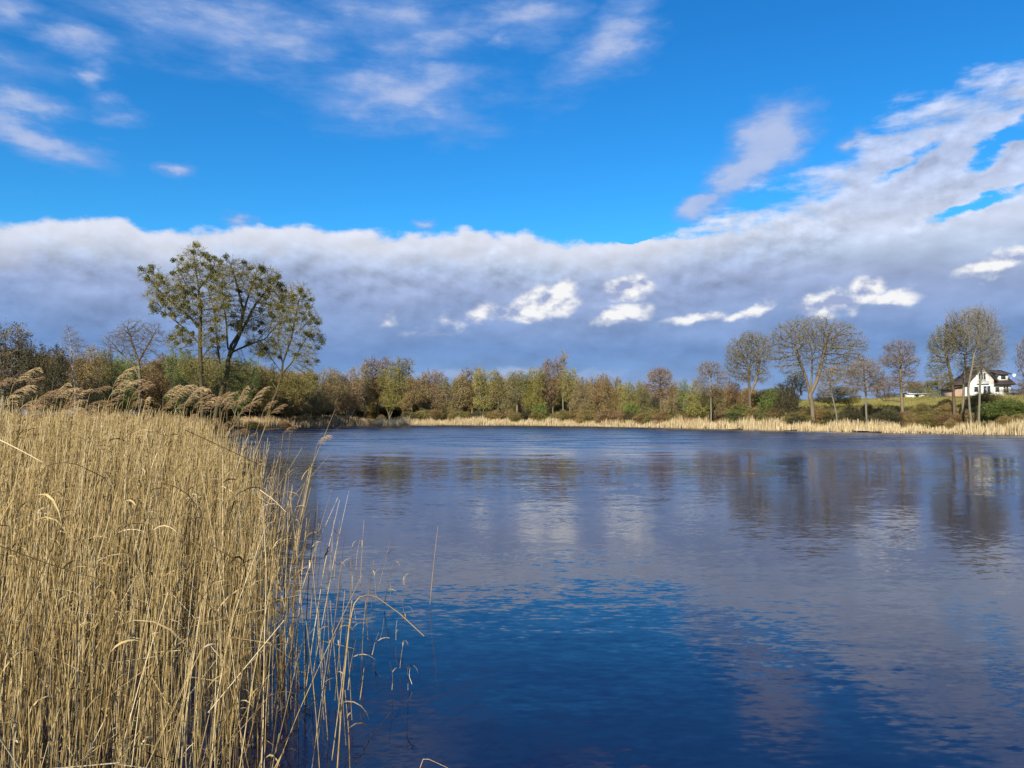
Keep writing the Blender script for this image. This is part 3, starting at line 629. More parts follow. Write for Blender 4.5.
# x, top y, colour, shape, width px, depth, what singles it out
LINE = [
 (306, 372, 'olive', 'bushy', 26, 152, 'dense dark-olive willow right behind the rightmost mistletoe tree'),
 (322, 368, 'brown', 'bushy', 24, 158, 'brown willow at the left end of the far treeline, beside the mistletoe trees'),
 (336, 368, 'brown', 'alder', 20, 168, 'dull brown alder, third tree of the far treeline from the mistletoe trees'),
 (350, 367, 'pink', 'bushy', 22, 172, 'wide pinkish-brown willow left of the domed pink tree on the far shore'),
 (364, 364, 'brown', 'alder', 18, 178, 'brown alder left of the domed pinkish tree that overtops the left treeline'),
 (378, 356, 'pink', 'tall', 24, 182, 'domed pinkish-brown tree, tallest of the left half of the far treeline'),
 (390, 364, 'yellow', 'bushy', 20, 180, 'yellow-green willow between the domed pinkish tree and the pale pointed poplar'),
 (403, 356, 'olive', 'tall', 17, 181, 'pale olive pointed poplar with light twigs, left half of the far treeline'),
 (412, 376, 'brown', 'alder', 16, 179, 'low brown alder just right of the pale olive pointed poplar'),
 (422, 374, 'brown', 'alder', 16, 183, 'brown alder after the dark gap in the far treeline'),
 (431, 369, 'pink', 'tall', 15, 184, 'slim rust-brown tree standing over the gap in the far treeline'),
 (442, 371, 'pink', 'alder', 17, 183, 'reddish-brown alder left of the low olive willow'),
 (452, 377, 'olive', 'bushy', 18, 182, 'low olive willow among brown alders, left of the picture centre'),
 (462, 373, 'brown', 'alder', 17, 182, 'brown alder right of the low olive willow'),
 (472, 367, 'brown', 'tall', 18, 183, 'tall tawny tree left of the bright yellow-green one'),
 (486, 367, 'yellow', 'bushy', 20, 180, 'bright yellow-topped willow left of the picture centre'),
 (498, 371, 'brown', 'alder', 16, 181, 'grey-brown alder right of the bright yellow-topped willow'),
 (508, 377, 'olive', 'bushy', 18, 180, 'low olive willow in the treeline at the picture centre'),
 (517, 369, 'olive', 'tall', 17, 178, 'pale olive tree at the picture centre'),
 (526, 374, 'green', 'alder', 14, 178, 'green-tinged alder between the pale olive and lime trees'),
 (534, 366, 'yellow', 'bushy', 19, 176, 'lime-green willow just left of the purple-brown tree'),
 (545, 366, 'pink', 'alder', 15, 177, 'brown alder between the lime willow and the purple-brown tree'),
 (553, 357, 'pink', 'tall', 16, 178, 'purple-brown tree touching the narrow pointed poplar on its left'),
 (570, 368, 'yellow', 'tall', 14, 172, 'yellow-green tree touching the narrow pointed poplar on its right'),
 (579, 379, 'brown', 'alder', 16, 170, 'low brown alder right of the narrow pointed poplar'),
 (591, 375, 'brown', 'bushy', 21, 166, 'broad light-brown willow right of the narrow pointed poplar'),
 (604, 373, 'pink', 'alder', 17, 163, 'reddish alder between two light-brown willows'),
 (614, 376, 'brown', 'bushy', 19, 160, 'light-brown willow left of the yellow-green pair'),
 (625, 381, 'yellow', 'alder', 15, 157, 'left one of the pair of yellow-green trees right of centre'),
 (636, 380, 'yellow', 'bushy', 17, 154, 'right one of the pair of yellow-green trees right of centre'),
 (648, 384, 'olive', 'bushy', 18, 150, 'low olive willow left of the pinkish alder rising above the line'),
 (674, 380, 'brown', 'alder', 15, 144, 'brown alder right of the pinkish alder rising above the line'),
 (684, 378, 'green', 'alder', 15, 142, 'soft green alder right of centre, between brown and yellow ones'),
 (697, 380, 'yellow', 'bushy', 20, 138, 'mustard-yellow willow left of the slim alder with bare pale trunk'),
 (724, 383, 'brown', 'bushy', 20, 132, 'brown willow between the slim alder and the round-crowned oak'),
 (738, 380, 'pink', 'bushy', 20, 130, 'reddish-brown willow behind the round-crowned oak'),
 (790, 372, 'olive', 'bushy', 26, 128, 'olive willow seen through the gap between the two oaks'),
 (832, 385, 'olive', 'bushy', 24, 132, 'pale olive willow behind the largest oak, on its right side'),
 (848, 388, 'yellow', 'bushy', 20, 134, 'yellowish willow behind the small pale-trunked alder'),
 (3, 321, 'grey', 'tall', 34, 98, 'grey bare tree at the left edge of the photo'),
 (20, 336, 'dark', 'bushy', 26, 100, 'dark bushy willow beside the tree at the left photo edge'),
 (42, 341, 'dark', 'bushy', 30, 96, 'blackish willow left of the white birch'),
 (60, 348, 'brown', 'alder', 20, 104, 'brown alder immediately left of the white birch'),
 (88, 345, 'brown', 'bushy', 28, 110, 'brown willow immediately right of the white birch'),
 (106, 356, 'olive', 'bushy', 24, 116, 'olive willow between the birch and the bare fan-crowned tree'),
 (122, 362, 'green', 'bushy', 24, 114, 'green-tinged willow in front of the bare fan-crowned tree'),
 (160, 360, 'pink', 'alder', 24, 122, 'brownish alder between the fan-crowned tree and the mistletoe trees'),
 (180, 356, 'green', 'bushy', 26, 118, 'green willow behind the leftmost mistletoe tree'),
 (208, 362, 'olive', 'bushy', 28, 124, 'olive willow behind the gap between two mistletoe trunks'),
 (238, 364, 'green', 'bushy', 28, 128, 'fresh green willow behind the middle mistletoe tree'),
 (262, 372, 'olive', 'bushy', 26, 132, 'mossy willow behind the leaning rightmost mistletoe tree'),
 (288, 378, 'brown', 'bushy', 30, 126, 'brown willow below the rightmost mistletoe crown'),
 (918, 382, 'yellow', 'bushy', 26, 178, 'round yellow-green willow on the hilltop beside the white shed'),
 (940, 380, 'yellow', 'bushy', 30, 182, 'wide yellow-green willow on the hilltop left of the house'),
 (895, 392, 'olive', 'bushy', 22, 180, 'small olive willow on the hilltop behind the layered alder'),
 (1018, 388, 'brown', 'bushy', 22, 150, 'brown willow right of the house'),
]
for (x, top, cls, kind, w_, Y, lab) in LINE:
    if 95 < x < 300: top -= 9
    generic_tree(x, top, cls, kind, w_*1.25, Y, lab, bark=(M['bark_pale'] if rngt.random() < .55 else M['bark']))
BUSH = [
 (772, 388, 'green', 26, 119, 'bright green bush below and between the two oaks'),
 (788, 383, 'dark', 24, 121, 'dark evergreen bush left of the largest oak'),
 (1003, 399, 'green', 44, 101, 'large bright green bush on the slope below the house'),
 (778, 407, 'pink', 26, 113, 'reddish-brown bush low on the bank left of the largest oak'),
 (850, 405, 'dark', 20, 108, 'dark bush left of the small pale-trunked alder'),
 (885, 409, 'dark', 26, 107, 'dark bush on the slope right of the small pale-trunked alder'),
 (797, 412, 'olive', 26, 115, 'olive bush at the foot of the largest oak'),
 (925, 411, 'olive', 30, 106, 'olive bush between the layered alder and the dark trunk'),
 (632, 402, 'green', 16, 152, 'small dark-green bush on the shore below the yellow-green pair'),
 (742, 404, 'green', 26, 122, 'grass-green bush below the round-crowned oak'),
 (700, 404, 'olive', 22, 133, 'olive bush left of the slim alder trunk'),
 (540, 403, 'green', 14, 169, 'tiny green bush at the foot of the lime-green willow'),
 (948, 413, 'pink', 24, 103, 'russet bush left of the trunks at the jetty'),
]
for (x, top, cls, w_, Y, lab) in BUSH:
    generic_tree(x, top, cls, 'shrub', w_, Y, lab, name='bush', cat='bush')

# ---- the wood behind and the low thicket: uncountable masses, each one object
def merged(name, items, label, cat, mats):
    """items: (mesh variant, x, y, z, sxy, sz, rot, tone)"""
    big = MB()
    cache = {}
    for me, x, y, z, sxy, szz, rz, tone, ml in items:
        if me.name not in cache:
            V = np.empty(len(me.vertices)*3, np.float32); me.vertices.foreach_get('co', V); V = V.reshape(-1, 3)
            ls = np.empty(len(me.polygons), np.int32); me.polygons.foreach_get('loop_total', ls)
            st = np.empty(len(me.polygons), np.int32); me.polygons.foreach_get('loop_start', st)
            vi = np.empty(len(me.loops), np.int32); me.loops.foreach_get('vertex_index', vi)
            mi = np.empty(len(me.polygons), np.int32); me.polygons.foreach_get('material_index', mi)
            a = np.empty(len(V), np.float32); me.attributes['rnd'].data.foreach_get('value', a)
            q = st[ls == 4]; t = st[ls == 3]
            cache[me.name] = (V, a, vi[q[:, None]+np.arange(4)], vi[t[:, None]+np.arange(3)], mi[ls == 4], mi[ls == 3])
        V, a, Q, T, mq, mt = cache[me.name]
        c, s = math.cos(rz), math.sin(rz)
        W = np.stack([(V[:, 0]*c-V[:, 1]*s)*sxy+x, (V[:, 0]*s+V[:, 1]*c)*sxy+y, V[:, 2]*szz+z], 1)
        b0 = big.verts(W, np.clip(a+tone, 0, 1))
        big.Fq.append(Q+b0); big.Mq.append(np.where(mq == 1, ml, 0)); big.Ft.append(T+b0); big.Mt.append(np.where(mt == 1, ml, 0))
    return tag(big.obj(name, mats), label, cat, kind='stuff')
def tops(x):
    return np.interp(x, [-200, 0, 60, 100, 200, 300, 330, 420, 560, 620, 700, 760, 800, 900, 960, 1100], [335, 350, 358, 362, 360, 374, 377, 382, 378, 387, 391, 391, 396, 402, 402, 400])
items = []
for k in range(230):
    px = rngt.uniform(-60, 770); Y0 = np.interp(px, [-60, 60, 200, 300, 400, 560, 770], [112, 118, 132, 164, 196, 190, 138]); Y = Y0+rngt.uniform(0, 14)
    X = (px-512)/F*Y; z = H(X, Y)-.1; h = at(px, tops(px)+rngt.uniform(-4, 5), Y)[2]-z
    kind = rngt.choice(['alder', 'bushy', 'bushy']); v = VAR[kind][rngt.integers(3)]
    s = h/(v[2][0][:, 2].max()+.3)
    for me in v[:2]: items.append((me, X, Y, z, s*rngt.uniform(1.0, 1.3), s, rngt.uniform(0, 6.28), rngt.uniform(-.2, .15), rngt.integers(1, 4)))
merged('woodland', items, 'mixed brown and olive woodland behind the front row of far shore trees', 'woodland', [M['bark'], M['brown'], M['olive'], M['pink']])
items = []
for k in range(330):
    px = rngt.uniform(-20, 1060)
    if k < 130: px = rngt.uniform(285, 830); 
    ys = np.interp(px, [-20, 100, 250, 300, 380, 450, 540, 600, 700, 800, 900, 1060], [436, 434, 430, 427, 425.5, 425, 425.5, 426.5, 428.5, 431, 433, 435.6])
    Y = F*CH/(ys-414)+rngt.uniform(3.5, 8 if px < 780 else 13); X = (px-512)/F*Y
    if px < 250: Y = rngt.uniform(98, 110); X = (px-512)/F*Y
    z = H(X, Y)-.1; h = (rngt.uniform(1.4, 3.4)*(.6 if px < 400 else 1)) if px < 780 else rngt.uniform(.8, 2.3)
    v = VAR['shrub'][rngt.integers(3)]; s = h/9.5; w_ = s*rngt.uniform(1.2, 1.9)
    items.append((v[1], X, Y, z, w_, s, rngt.uniform(0, 6.28), rngt.uniform(-.2, .2), rngt.choice([1, 1, 2, 2, 4, 3])))
for k in range(170):
    px = rngt.uniform(150, 775); ys = np.interp(px, [100, 250, 300, 380, 450, 540, 600, 700, 800], [434, 430, 427, 425.5, 425, 425.5, 426.5, 428.5, 431])
    Y = F*CH/(ys-414)+rngt.uniform(22, 34); X = (px-512)/F*Y; v = VAR['shrub'][rngt.integers(3)]; s = rngt.uniform(2.6, 4.6)/9.5
    items.append((v[1], X, Y, H(X, Y)-.3, s*rngt.uniform(1.4, 2.0), s, rngt.uniform(0, 6.28), rngt.uniform(-.3, .1), rngt.choice([1, 2, 3, 3])))
merged('undergrowth', items, 'low tangled undergrowth along the far bank between reeds and trees', 'undergrowth', [M['bark'], M['brown'], M['olive'], M['dark'], M['pink']])

# ------------------------------------------------------------------ reeds along the far shore
def strands(mb, X, Y, z0, h, wd, tone, rng, lean=.08, tuft=.25):
    n = len(X); p = np.stack([X, Y, z0], 1)
    ax = rng.uniform(-.6, .6, n); u = np.stack([np.cos(ax), np.sin(ax), np.zeros(n)], 1)
    ln = np.stack([rng.normal(.03, lean, n), rng.normal(0, lean, n), np.ones(n)], 1)*h[:, None]
    w_ = wd[:, None]
    m_ = p+ln*.6; t_ = p+ln
    v = np.stack([p-u*w_/2, p+u*w_/2, m_+u*w_*.5, m_-u*w_*.5, t_+u*w_*.15, t_-u*w_*.15], 1)
    b0 = mb.verts(v, np.repeat(tone, 6)); i = b0+np.arange(n)[:, None]*6
    mb.quads(np.concatenate([i+np.array([[0, 1, 2, 3]]), i+np.array([[3, 2, 4, 5]])]))
def shore_pts(n, rng, a, b2, w0, w1):
    """random points on the land side (or water side when negative) of the outline between indices a and b2"""
    seg = LK[a:b2+1]; L = np.hypot(*np.diff(seg, axis=0).T); cum = np.r_[0, np.cumsum(L)]
    s = rng.uniform(0, cum[-1], n); i = np.clip(np.searchsorted(cum, s)-1, 0, len(L)-1); t = (s-cum[i])/L[i]
    q = seg[i]+(seg[i+1]-seg[i])*t[:, None]; d = (seg[i+1]-seg[i])/L[i][:, None]; nrm_ = np.stack([-d[:, 1], d[:, 0]], 1)
    return q+nrm_*rng.uniform(w0, w1, n)[:, None], s
rr_ = np.random.default_rng(77)
mb = MB(); Pt, s = shore_pts(15000, rr_, 3, 15, -.4, 2.8)
hh = (1.0+.28*np.sin(s*.35)+.22*np.sin(s*1.1+1)+.2*np.sin(s*.09)+.25*np.sin(s*2.7)*np.sin(s*.6)+.1*sm(Pt[:, 0], 20, 55))*rr_.uniform(.35, 1.3, len(s)); hh = np.maximum(hh, .25)
strands(mb, Pt[:, 0], Pt[:, 1], np.maximum(Hs(Pt), -.05)-.03, hh, rr_.uniform(.03, .07, len(s)), np.clip(rr_.normal(.5, .2, len(s)), 0, 1), rr_)
tag(mb.obj('shore_reeds', M['farreed']), 'band of pale straw-coloured reeds along the sunlit far shoreline', 'reeds', kind='stuff')
mb = MB(); Pt, s = shore_pts(9000, rr_, 0, 3, -.5, 8); P2_, s2 = shore_pts(3500, rr_, 26, 28, -1, 8)
Pt = np.vstack([Pt, P2_]); s = np.r_[s, s2]
hh = (1.5+.35*np.sin(s*.3)+.2*np.sin(s*1.3))*rr_.uniform(.5, 1.15, len(s))
strands(mb, Pt[:, 0], Pt[:, 1], np.maximum(Hs(Pt), -.05)-.03, hh, rr_.uniform(.03, .07, len(s)), np.clip(rr_.normal(.5, .2, len(s)), 0, 1), rr_)
tag(mb.obj('shore_reeds', M['farreed_brown']), 'brownish reeds on the spit of land below the mistletoe trees', 'reeds', kind='stuff')
# grass on the right bank
mb = MB(); n = 26000; X = rr_.uniform(28, 100, n); Y = rr_.uniform(90, 150, n); Pq = np.stack([X, Y], 1); s_ = sdist(Pq); ok = (s_ > 2) & (X < Y*.72); Pq = Pq[ok]; s_ = s_[ok]
hh = rr_.uniform(.15, .6, len(Pq))*np.where(s_ > 16, .5, 1.0)
leaf('grassy', (.13, .11, .04), (.24, .21, .06), (.38, .32, .12))
strands(mb, Pq[:, 0], Pq[:, 1], Hs(Pq)-.02, hh, rr_.uniform(.05, .14, len(Pq)), np.clip(.5+.25*np.sin(Pq[:, 0]*.3)+.2*np.sin(Pq[:, 1]*.5)+rr_.normal(0, .12, len(Pq)), 0, 1), rr_, lean=.25)
tag(mb.obj('meadow_grass', M['grassy']), 'yellow-green rough grass over the slope of the right bank', 'grass', kind='stuff')

# ------------------------------------------------------------------ house on the hill
def plain(name, c, rough=.8, amp=.25, sc=4.0, spec=.2):
    m, b, p = base_mat(name, rough, spec); t = b.n('ShaderNodeTexCoord').outputs['Object']
    nz = b.noise(t, sc, 5, .6)
    b.put(p.inputs['Base Color'], b.mix(nz, tuple(x*(1-amp) for x in c), tuple(min(1, x*(1+amp)) for x in c))); return m
M['white'] = plain('white_render', (.76, .75, .70), amp=.06); M['roof'] = plain('brown_tiles', (.065, .048, .042), .7, .35, 8)
M['glass'] = plain('window_glass', (.03, .04, .05), .08, .2, spec=.6); M['timber'] = plain('brown_timber', (.14, .08, .05))
M['pinkwall'] = plain('pink_render', (.36, .25, .19), amp=.1); M['wood'] = plain('weathered_planks', (.46, .40, .31), .9, .3, 3)
M['frame'] = plain('white_frames', (.78, .78, .76), .5, .05); M['darkwood'] = plain('wet_wood', (.06, .05, .04), .7, .3)
YH = 160; SH = YH/F
hx0 = (964.6-512)/F*YH; zb = at(985, 396.0, YH)[2]
hr = empty('house', (hx0, YH, zb), rad(-5))
tag(hr, 'white house with a steep brown roof on the hilltop behind bare trees', 'house')
mb = MB(); mb.box(0, 9.2, 0, 8, -1.5, 2.45)
mb.box(.8, 5.4, -.9, 0, -1.5, 2.45)
b0 = mb.verts([(.8, -.9, 2.45), (5.4, -.9, 2.45), (5.4, -.9, 3.3), (3.1, -.9, 6.1), (.8, -.9, 3.3), (.8, 5, 2.45), (5.4, 5, 2.45), (5.4, 5, 3.3), (3.1, 5, 6.1), (.8, 5, 3.3)])
mb.quads([(b0, b0+1, b0+2, b0+4), (b0, b0+4, b0+9, b0+5), (b0+1, b0+6, b0+7, b0+2)]); mb.tris([(b0+4, b0+2, b0+3), (b0+9, b0+8, b0+7)])
mb.obj('wall', M['white'], hr)
mb = MB()
mb.slab([(3.1, -1.5, 6.35), (3.1, 5, 6.35), (.1, 5, 2.75), (.1, -1.5, 2.75)][::-1], .16)
mb.slab([(3.1, -1.5, 6.35), (6.0, -1.5, 2.87), (6.0, 5, 2.87), (3.1, 5, 6.35)][::-1], .162)
rf = mb.obj('roof', M['roof'], hr); tag(rf, 'steep gable roof of the front wing')
mb = MB()
mb.slab([(-.4, -.7, 2.45), (9.9, -.7, 2.45), (9.3, 4, 5.45), (2.6, 4, 5.45)], .18); mb.slab([(9.9, -.7, 2.45), (9.9, 8.7, 2.45), (9.3, 4, 5.45)], .182)
mb.slab([(9.9, 8.7, 2.45), (-.4, 8.7, 2.45), (2.6, 4, 5.45), (9.3, 4, 5.45)], .184); mb.slab([(-.4, 8.7, 2.45), (-.4, -.7, 2.45), (2.6, 4, 5.45)], .186)
rf = mb.obj('roof', M['roof'], hr); tag(rf, 'wide brown hipped roof of the main block')
mb = MB(); mb.box(7.2, 9.0, .6, 3, 2.9, 4.6); dm = mb.obj('dormer', M['white'], hr)
mb = MB(); mb.slab([(6.7, .1, 4.62), (9.5, .1, 4.62), (9.3, 4, 5.6), (6.7, 4, 5.6)], .15); mb.obj('dormer_roof', M['roof'], dm)
mb = MB(); mb.box(7.6, 8.5, .56, .62, 3.5, 4.3); mb.obj('window', M['glass'], dm)
def window(x0, x1, y, z0, z1, nv=2):
    f = MB(); t = .09
    f.box(x0-t, x1+t, y-.06, y-.002, z1, z1+t); f.box(x0-t, x1+t, y-.06, y-.002, z0-t, z0); f.box(x0-t, x0, y-.058, y-.001, z0, z1); f.box(x1, x1+t, y-.058, y-.001, z0, z1)
    for i in range(1, nv): xm = x0+(x1-x0)*i/nv; f.box(xm-.04, xm+.04, y-.055, y-.0015, z0, z1)
    w_ = f.obj('window', M['frame'], hr); g_ = MB(); g_.box(x0, x1, y-.03, y+.01, z0, z1); g_.obj('pane', M['glass'], w_)
window(1.5, 2.3, -.9, .8, 1.9, 1); window(3.3, 4.7, -.9, .3, 2.0, 2); window(2.4, 3.8, -.9, 3.0, 4.7, 3)
window(6.1, 6.9, 0, .8, 1.8, 1); window(7.7, 8.7, 0, .7, 2.0, 2)
mb = MB(); mb.box(-2.0, -.02, 1, 6, -1.5, 1.5); pc = mb.obj('porch', M['pinkwall'], hr)
mb = MB(); mb.slab([(-2.3, .6, 1.5), (.0, .6, 2.2), (.0, 6.2, 2.2), (-2.3, 6.2, 1.5)], .14); mb.obj('porch_roof', M['roof'], pc)
mb = MB(); mb.box(1.9, 4.3, -1.35, -.92, 2.5, 2.6)
for x in np.linspace(1.95, 4.25, 14): mb.box(x-.02, x+.02, -1.33, -1.29, 2.6, 3.3)
mb.box(1.9, 4.3, -1.35, -1.27, 3.3, 3.36)
mb.obj('balcony', M['frame'], hr)
# satellite dish
mb = MB(); k = 16; rings = [(0, .14), (.18, .10), (.33, .03)]
cen = np.array([[(0, -.1+.0, 0)]]); V_ = []
for r_, dd in rings:
    for i in range(k): a_ = i*2*math.pi/k; V_.append((r_*math.cos(a_), dd, r_*math.sin(a_)))
b0 = mb.verts(V_); mb.quads([(b0+j*k+i, b0+j*k+(i+1) % k, b0+(j+1)*k+(i+1) % k, b0+(j+1)*k+i) for j in range(2) for i in range(k)])
mb.tubes([[(0, .15, 0), (0, .4, -.2), (-.5, .6, -.8)]], .03, 5); mb.tubes([[(0, .05, -.4), (0, -.4, 0)]], .015, 4)
ds = mb.obj('satellite_dish', M['frame'], hr); ds.location = (9.75, -.3, 4.3)
# low white shed on the hilltop
sx0, _, sz0 = at(909, 397.5, 176); shd = empty('shed', (sx0, 176, H(sx0, 176)-.1)); hz = sz0-shd.location.z
tag(shd, 'long low whitish shed on the hilltop meadow left of the house', 'shed')
mb = MB(); mb.box(0, 4.8, 0, 3, 0, max(1.0, hz)+.55); mb.obj('wall', M['white'], shd)
t_ = max(1.0, hz)+.55; mb = MB(); mb.slab([(-.2, -.3, t_+.01), (5, -.3, t_+.01), (5, 1.5, t_+.45), (-.2, 1.5, t_+.45)], .06); mb.slab([(-.2, 1.5, t_+.452), (5, 1.5, t_+.452), (5, 3.3, t_+.01), (-.2, 3.3, t_+.01)], .06)
mb.obj('roof', plain('pale_sheet_roof', (.5, .52, .48)), shd)
mb = MB(); mb.box(1.2, 2.2, -.03, .02, t_-1.3, t_-.2); mb.obj('window', M['glass'], shd)

# jetties and small things at the water's edge
def jetty(px, ys, wpx, label, dark=False):
    Y = F*CH/(ys-414); X = (px-512)/F*Y; r = empty('jetty', (X, Y, 0)); tag(r, label, 'jetty')
    w_ = wpx*Y/F; d = MB()
    nb = int(w_/.16)
    for i in range(nb): d.box(-w_/2+i*w_/nb, -w_/2+(i+1)*w_/nb-.012, -.6, 1.3, .20, .25)
    d.obj('deck', M['darkwood'] if dark else M['wood'], r)
    for x in (-w_/2+.15, 0, w_/2-.15):
        for y in (-.5, 1.1):
            q = MB(); q.tubes([[(x, y, -.8), (x, y, .2)]], .06, 7); q.obj('post', M['darkwood'], r)
    return r
jetty(974, 433.9, 22, 'pale plank jetty at the feet of the two bare pale-trunked trees')
jetty(862, 432.2, 14, 'short pale plank jetty below the small pale-trunked alder')
Yb = F*CH/(431.2-414); Xb = (829-512)/F*Yb
r = empty('fishing_platform', (Xb, Yb-.6, 0)); tag(r, 'tiny fishing platform with dark posts at the right reed edge', 'platform')
d = MB(); d.box(-.7, .9, -.5, .7, .18, .24); d.obj('deck', M['darkwood'], r)
for x in (-.6, .8):
    q = MB(); q.tubes([[(x, -.4, -.8), (x, -.4, .45)]], .06, 6); q.obj('post', M['darkwood'], r)
q = MB(); k = 12; q.tubes([[(0, 0, 0), (0, 0, .42)]], [[.21, .26]], k); v0 = q.verts([(0.26*math.cos(i*2*math.pi/k), .26*math.sin(i*2*math.pi/k), .42) for i in range(k)]+[(0, 0, .47)])
q.tris([(v0+i, v0+(i+1) % k, v0+k) for i in range(k)])
bu = empty('bucket', (Xb-.15, Yb-.7, .245)); tag(bu, 'small white bucket standing on the tiny fishing platform', 'bucket')
q.obj('tub', M['frame'], bu); q = MB(); q.tubes([[(.27*math.cos(t), 0, .36+.2*math.sin(t)) for t in np.linspace(0, math.pi, 9)]], .012, 5); q.obj('handle', M['darkwood'], bu)
for (px, ys, L_, rz, lab) in ((792, 430.9, 2.6, .1, 'dark fallen log in the shallows, foot of the largest oak'), (874, 432.6, 1.8, -.2, 'short dark log at the right end of the short jetty'), (345, 426.3, 5, .05, 'long dark drift log lying along the far left shore'), (735, 429.6, 2.4, .0, 'dark log at the shoreline below the round-crowned oak')):
    Y = F*CH/(ys-414)-.5; q = MB(); xs = np.linspace(-L_/2, L_/2, 7)
    q.tubes([[(x, .08*math.sin(x*2), .05+.05*math.sin(x*1.3+px)) for x in xs]], [.13*(1-.3*i/6) for i in range(7)], 7)
    q.tubes([[(L_*.2, 0, .05), (L_*.3, -.2, .35), (L_*.36, -.3, .5)]], [.05, .035, .015], 5)
    o = q.obj('log', M['darkwood']); o.location = ((px-512)/F*Y, Y, 0); o.rotation_euler.z = rz; tag(o, lab, 'log')

# ------------------------------------------------------------------ the reed bed in the foreground
rg = np.random.default_rng(99)
EB = np.array([(0.9, -.64), (2.0, -.9), (3.0, -.95), (4.2, -1.15), (5.4, -1.5), (7, -1.95), (9, -2.65), (12, -3.8), (20, -7.1), (30, -11.4), (42, -16.8), (60, -24)])
def edge_x(Y): return np.interp(Y, EB[:, 0], EB[:, 1])
def bed_points(Y0, Y1, dens, rng, clump=.6):
    W = edge_x(Y0)-(-.70*Y1-1.6)+.5; area = (Y1-Y0)*abs(W); n = int(area*dens)
    Y = rng.uniform(Y0, Y1, n); X = rng.uniform(-.70*Y1-1.6, edge_x(Y0)+.5, n)
    ed = edge_x(Y)+.12*np.sin(Y*2.1)+.18*np.sin(Y*.9+1)+.04*Y*np.sin(Y*1.7)*.3
    inside = (X < ed) & (X > -.70*Y-1.6)
    dn = np.clip((ed-X)/.5, 0, 1)*.75+.25
    cl = .5+.5*np.sin(X*5.1+2*np.sin(Y*3.3))*np.sin(Y*4.3+2*np.sin(X*2.7))
    ok = inside & (rng.random(n) < dn*(1-clump+clump*cl))
    return X[ok], Y[ok], (ed-X)[ok]
def stems(mb, X, Y, h, r, S, rng, lean=(.05, .07), k=3, tone=None, z0=-.12, bend=.10):
    n = len(X); t = np.linspace(0, 1, S)[None, :, None]
    l0 = np.stack([rng.normal(lean[0]*.3, lean[1], n), rng.normal(0, lean[1], n)], 1)[:, None]
    wild = rng.random(n) < .09; l0[wild] += rng.normal(0, .22, (wild.sum(), 1, 2))
    bd = np.stack([rng.normal(bend, .05, n), rng.normal(0, .05, n)], 1)[:, None]
    xy = np.stack([X, Y], 1)[:, None]+(l0*t+bd*t**2.5)*h[:, None, None]
    kink = rng.normal(0, .006, (n, S, 2)); kink[:, 0] = 0
    xy = xy+kink
    zz = z0+t*(h-z0)[:, None, None]*(1-.04*t)
    cen = np.concatenate([xy, np.broadcast_to(zz, (n, S, 1))], 2)
    rad_ = r[:, None]*(1-.6*np.linspace(0, 1, S)[None]**1.3)
    tone = np.clip(rng.normal(.5, .30, n), 0, 1) if tone is None else tone
    mb.tubes(cen, rad_, k, 0, tone)
    return cen, tone
def blades(mb, cen, rng, prob, lo=.35, hi=1.0, L0=.18, L1=.45, wd=.012, tone=None, windx=.8):
    """dry leaves hanging off stems, most of them streaming down-wind"""
    n = len(cen); pick = np.where(rng.random(n) < prob)[0]; k = len(pick)
    if k == 0: return
    S = cen.shape[1]; f = rng.uniform(lo, hi, k)*(S-1); i0 = np.minimum(f.astype(int), S-2); fr = (f-i0)[:, None]
    p = cen[pick, i0]*(1-fr)+cen[pick, i0+1]*fr
    a = rng.normal(0, .9, k)+np.where(rng.random(k) < .25, math.pi, 0); d = np.stack([np.cos(a)*windx+.2, np.sin(a), np.zeros(k)], 1); d /= np.linalg.norm(d, axis=1, keepdims=True)+1e-9
    L = rng.uniform(L0, L1, k)[:, None]; el0 = rng.uniform(.3, 1.3, k)[:, None]; droop = rng.uniform(.6, 2.2, k)[:, None]
    pts = [p]; cur = p
    nS = 5
    for j in range(nS):
        e = el0-droop*(j/nS)*1.2; cur = cur+(d*np.cos(e)+np.array((0, 0, 1))*np.sin(e))*L/nS; pts.append(cur)
    pts = np.stack(pts, 1)
    side = np.cross(d, (0, 0, 1)); tw = rng.normal(0, .5, (k, 1)); side = side*np.cos(tw)+np.array((0, 0, 1))*np.sin(tw)
    wv = (wd*rng.uniform(.6, 1.4, k)[:, None]*np.array([.5, .9, 1, .8, .5, .08])[None])[:, :, None]
    v = np.concatenate([pts-side[:, None]*wv/2, pts+side[:, None]*wv/2], 1)
    tn = np.clip(rng.normal(.5, .3, k), 0, 1)
    b0 = mb.verts(v, np.repeat(tn, 12)); i = b0+np.arange(k)[:, None]*12
    mb.quads(np.concatenate([i+np.array([[j, j+1, 7+j, 6+j]]) for j in range(5)]))
def bed_height(X, Y, de, rng):
    n = len(X); h = 1.74+.58*sm(de, 0, 3.0)+.06*np.sin(X*1.7)*np.sin(Y*.8)
    h = h*rng.normal(.985, .10, n)
    tall = rng.random(n) < .17; h[tall] *= rng.uniform(1.06, 1.26, tall.sum())
    h = np.where(Y < 4.5, h*(.90+.10*sm(Y, 2.5, 4.5)), h)
    return np.clip(h, .5, 2.78)
mb = MB()
X, Y, de = bed_points(2.0, 6.5, 140, rg); h = bed_height(X, Y, de, rg)
short = rg.random(len(h)) < .34; h[short] *= rg.uniform(.15, .9, short.sum())
cen, tn = stems(mb, X, Y, h, rg.uniform(.0024, .0046, len(X)), 6, rg, lean=(.03, .05), bend=.045); NEAR = len(X)
blades(mb, cen, rg, .7, .25, .95, .06, .20, .008); blades(mb, cen, rg, .6, .05, .6, .05, .16, .010); blades(mb, cen, rg, .07, .7, 1.0, .25, .5, .010)
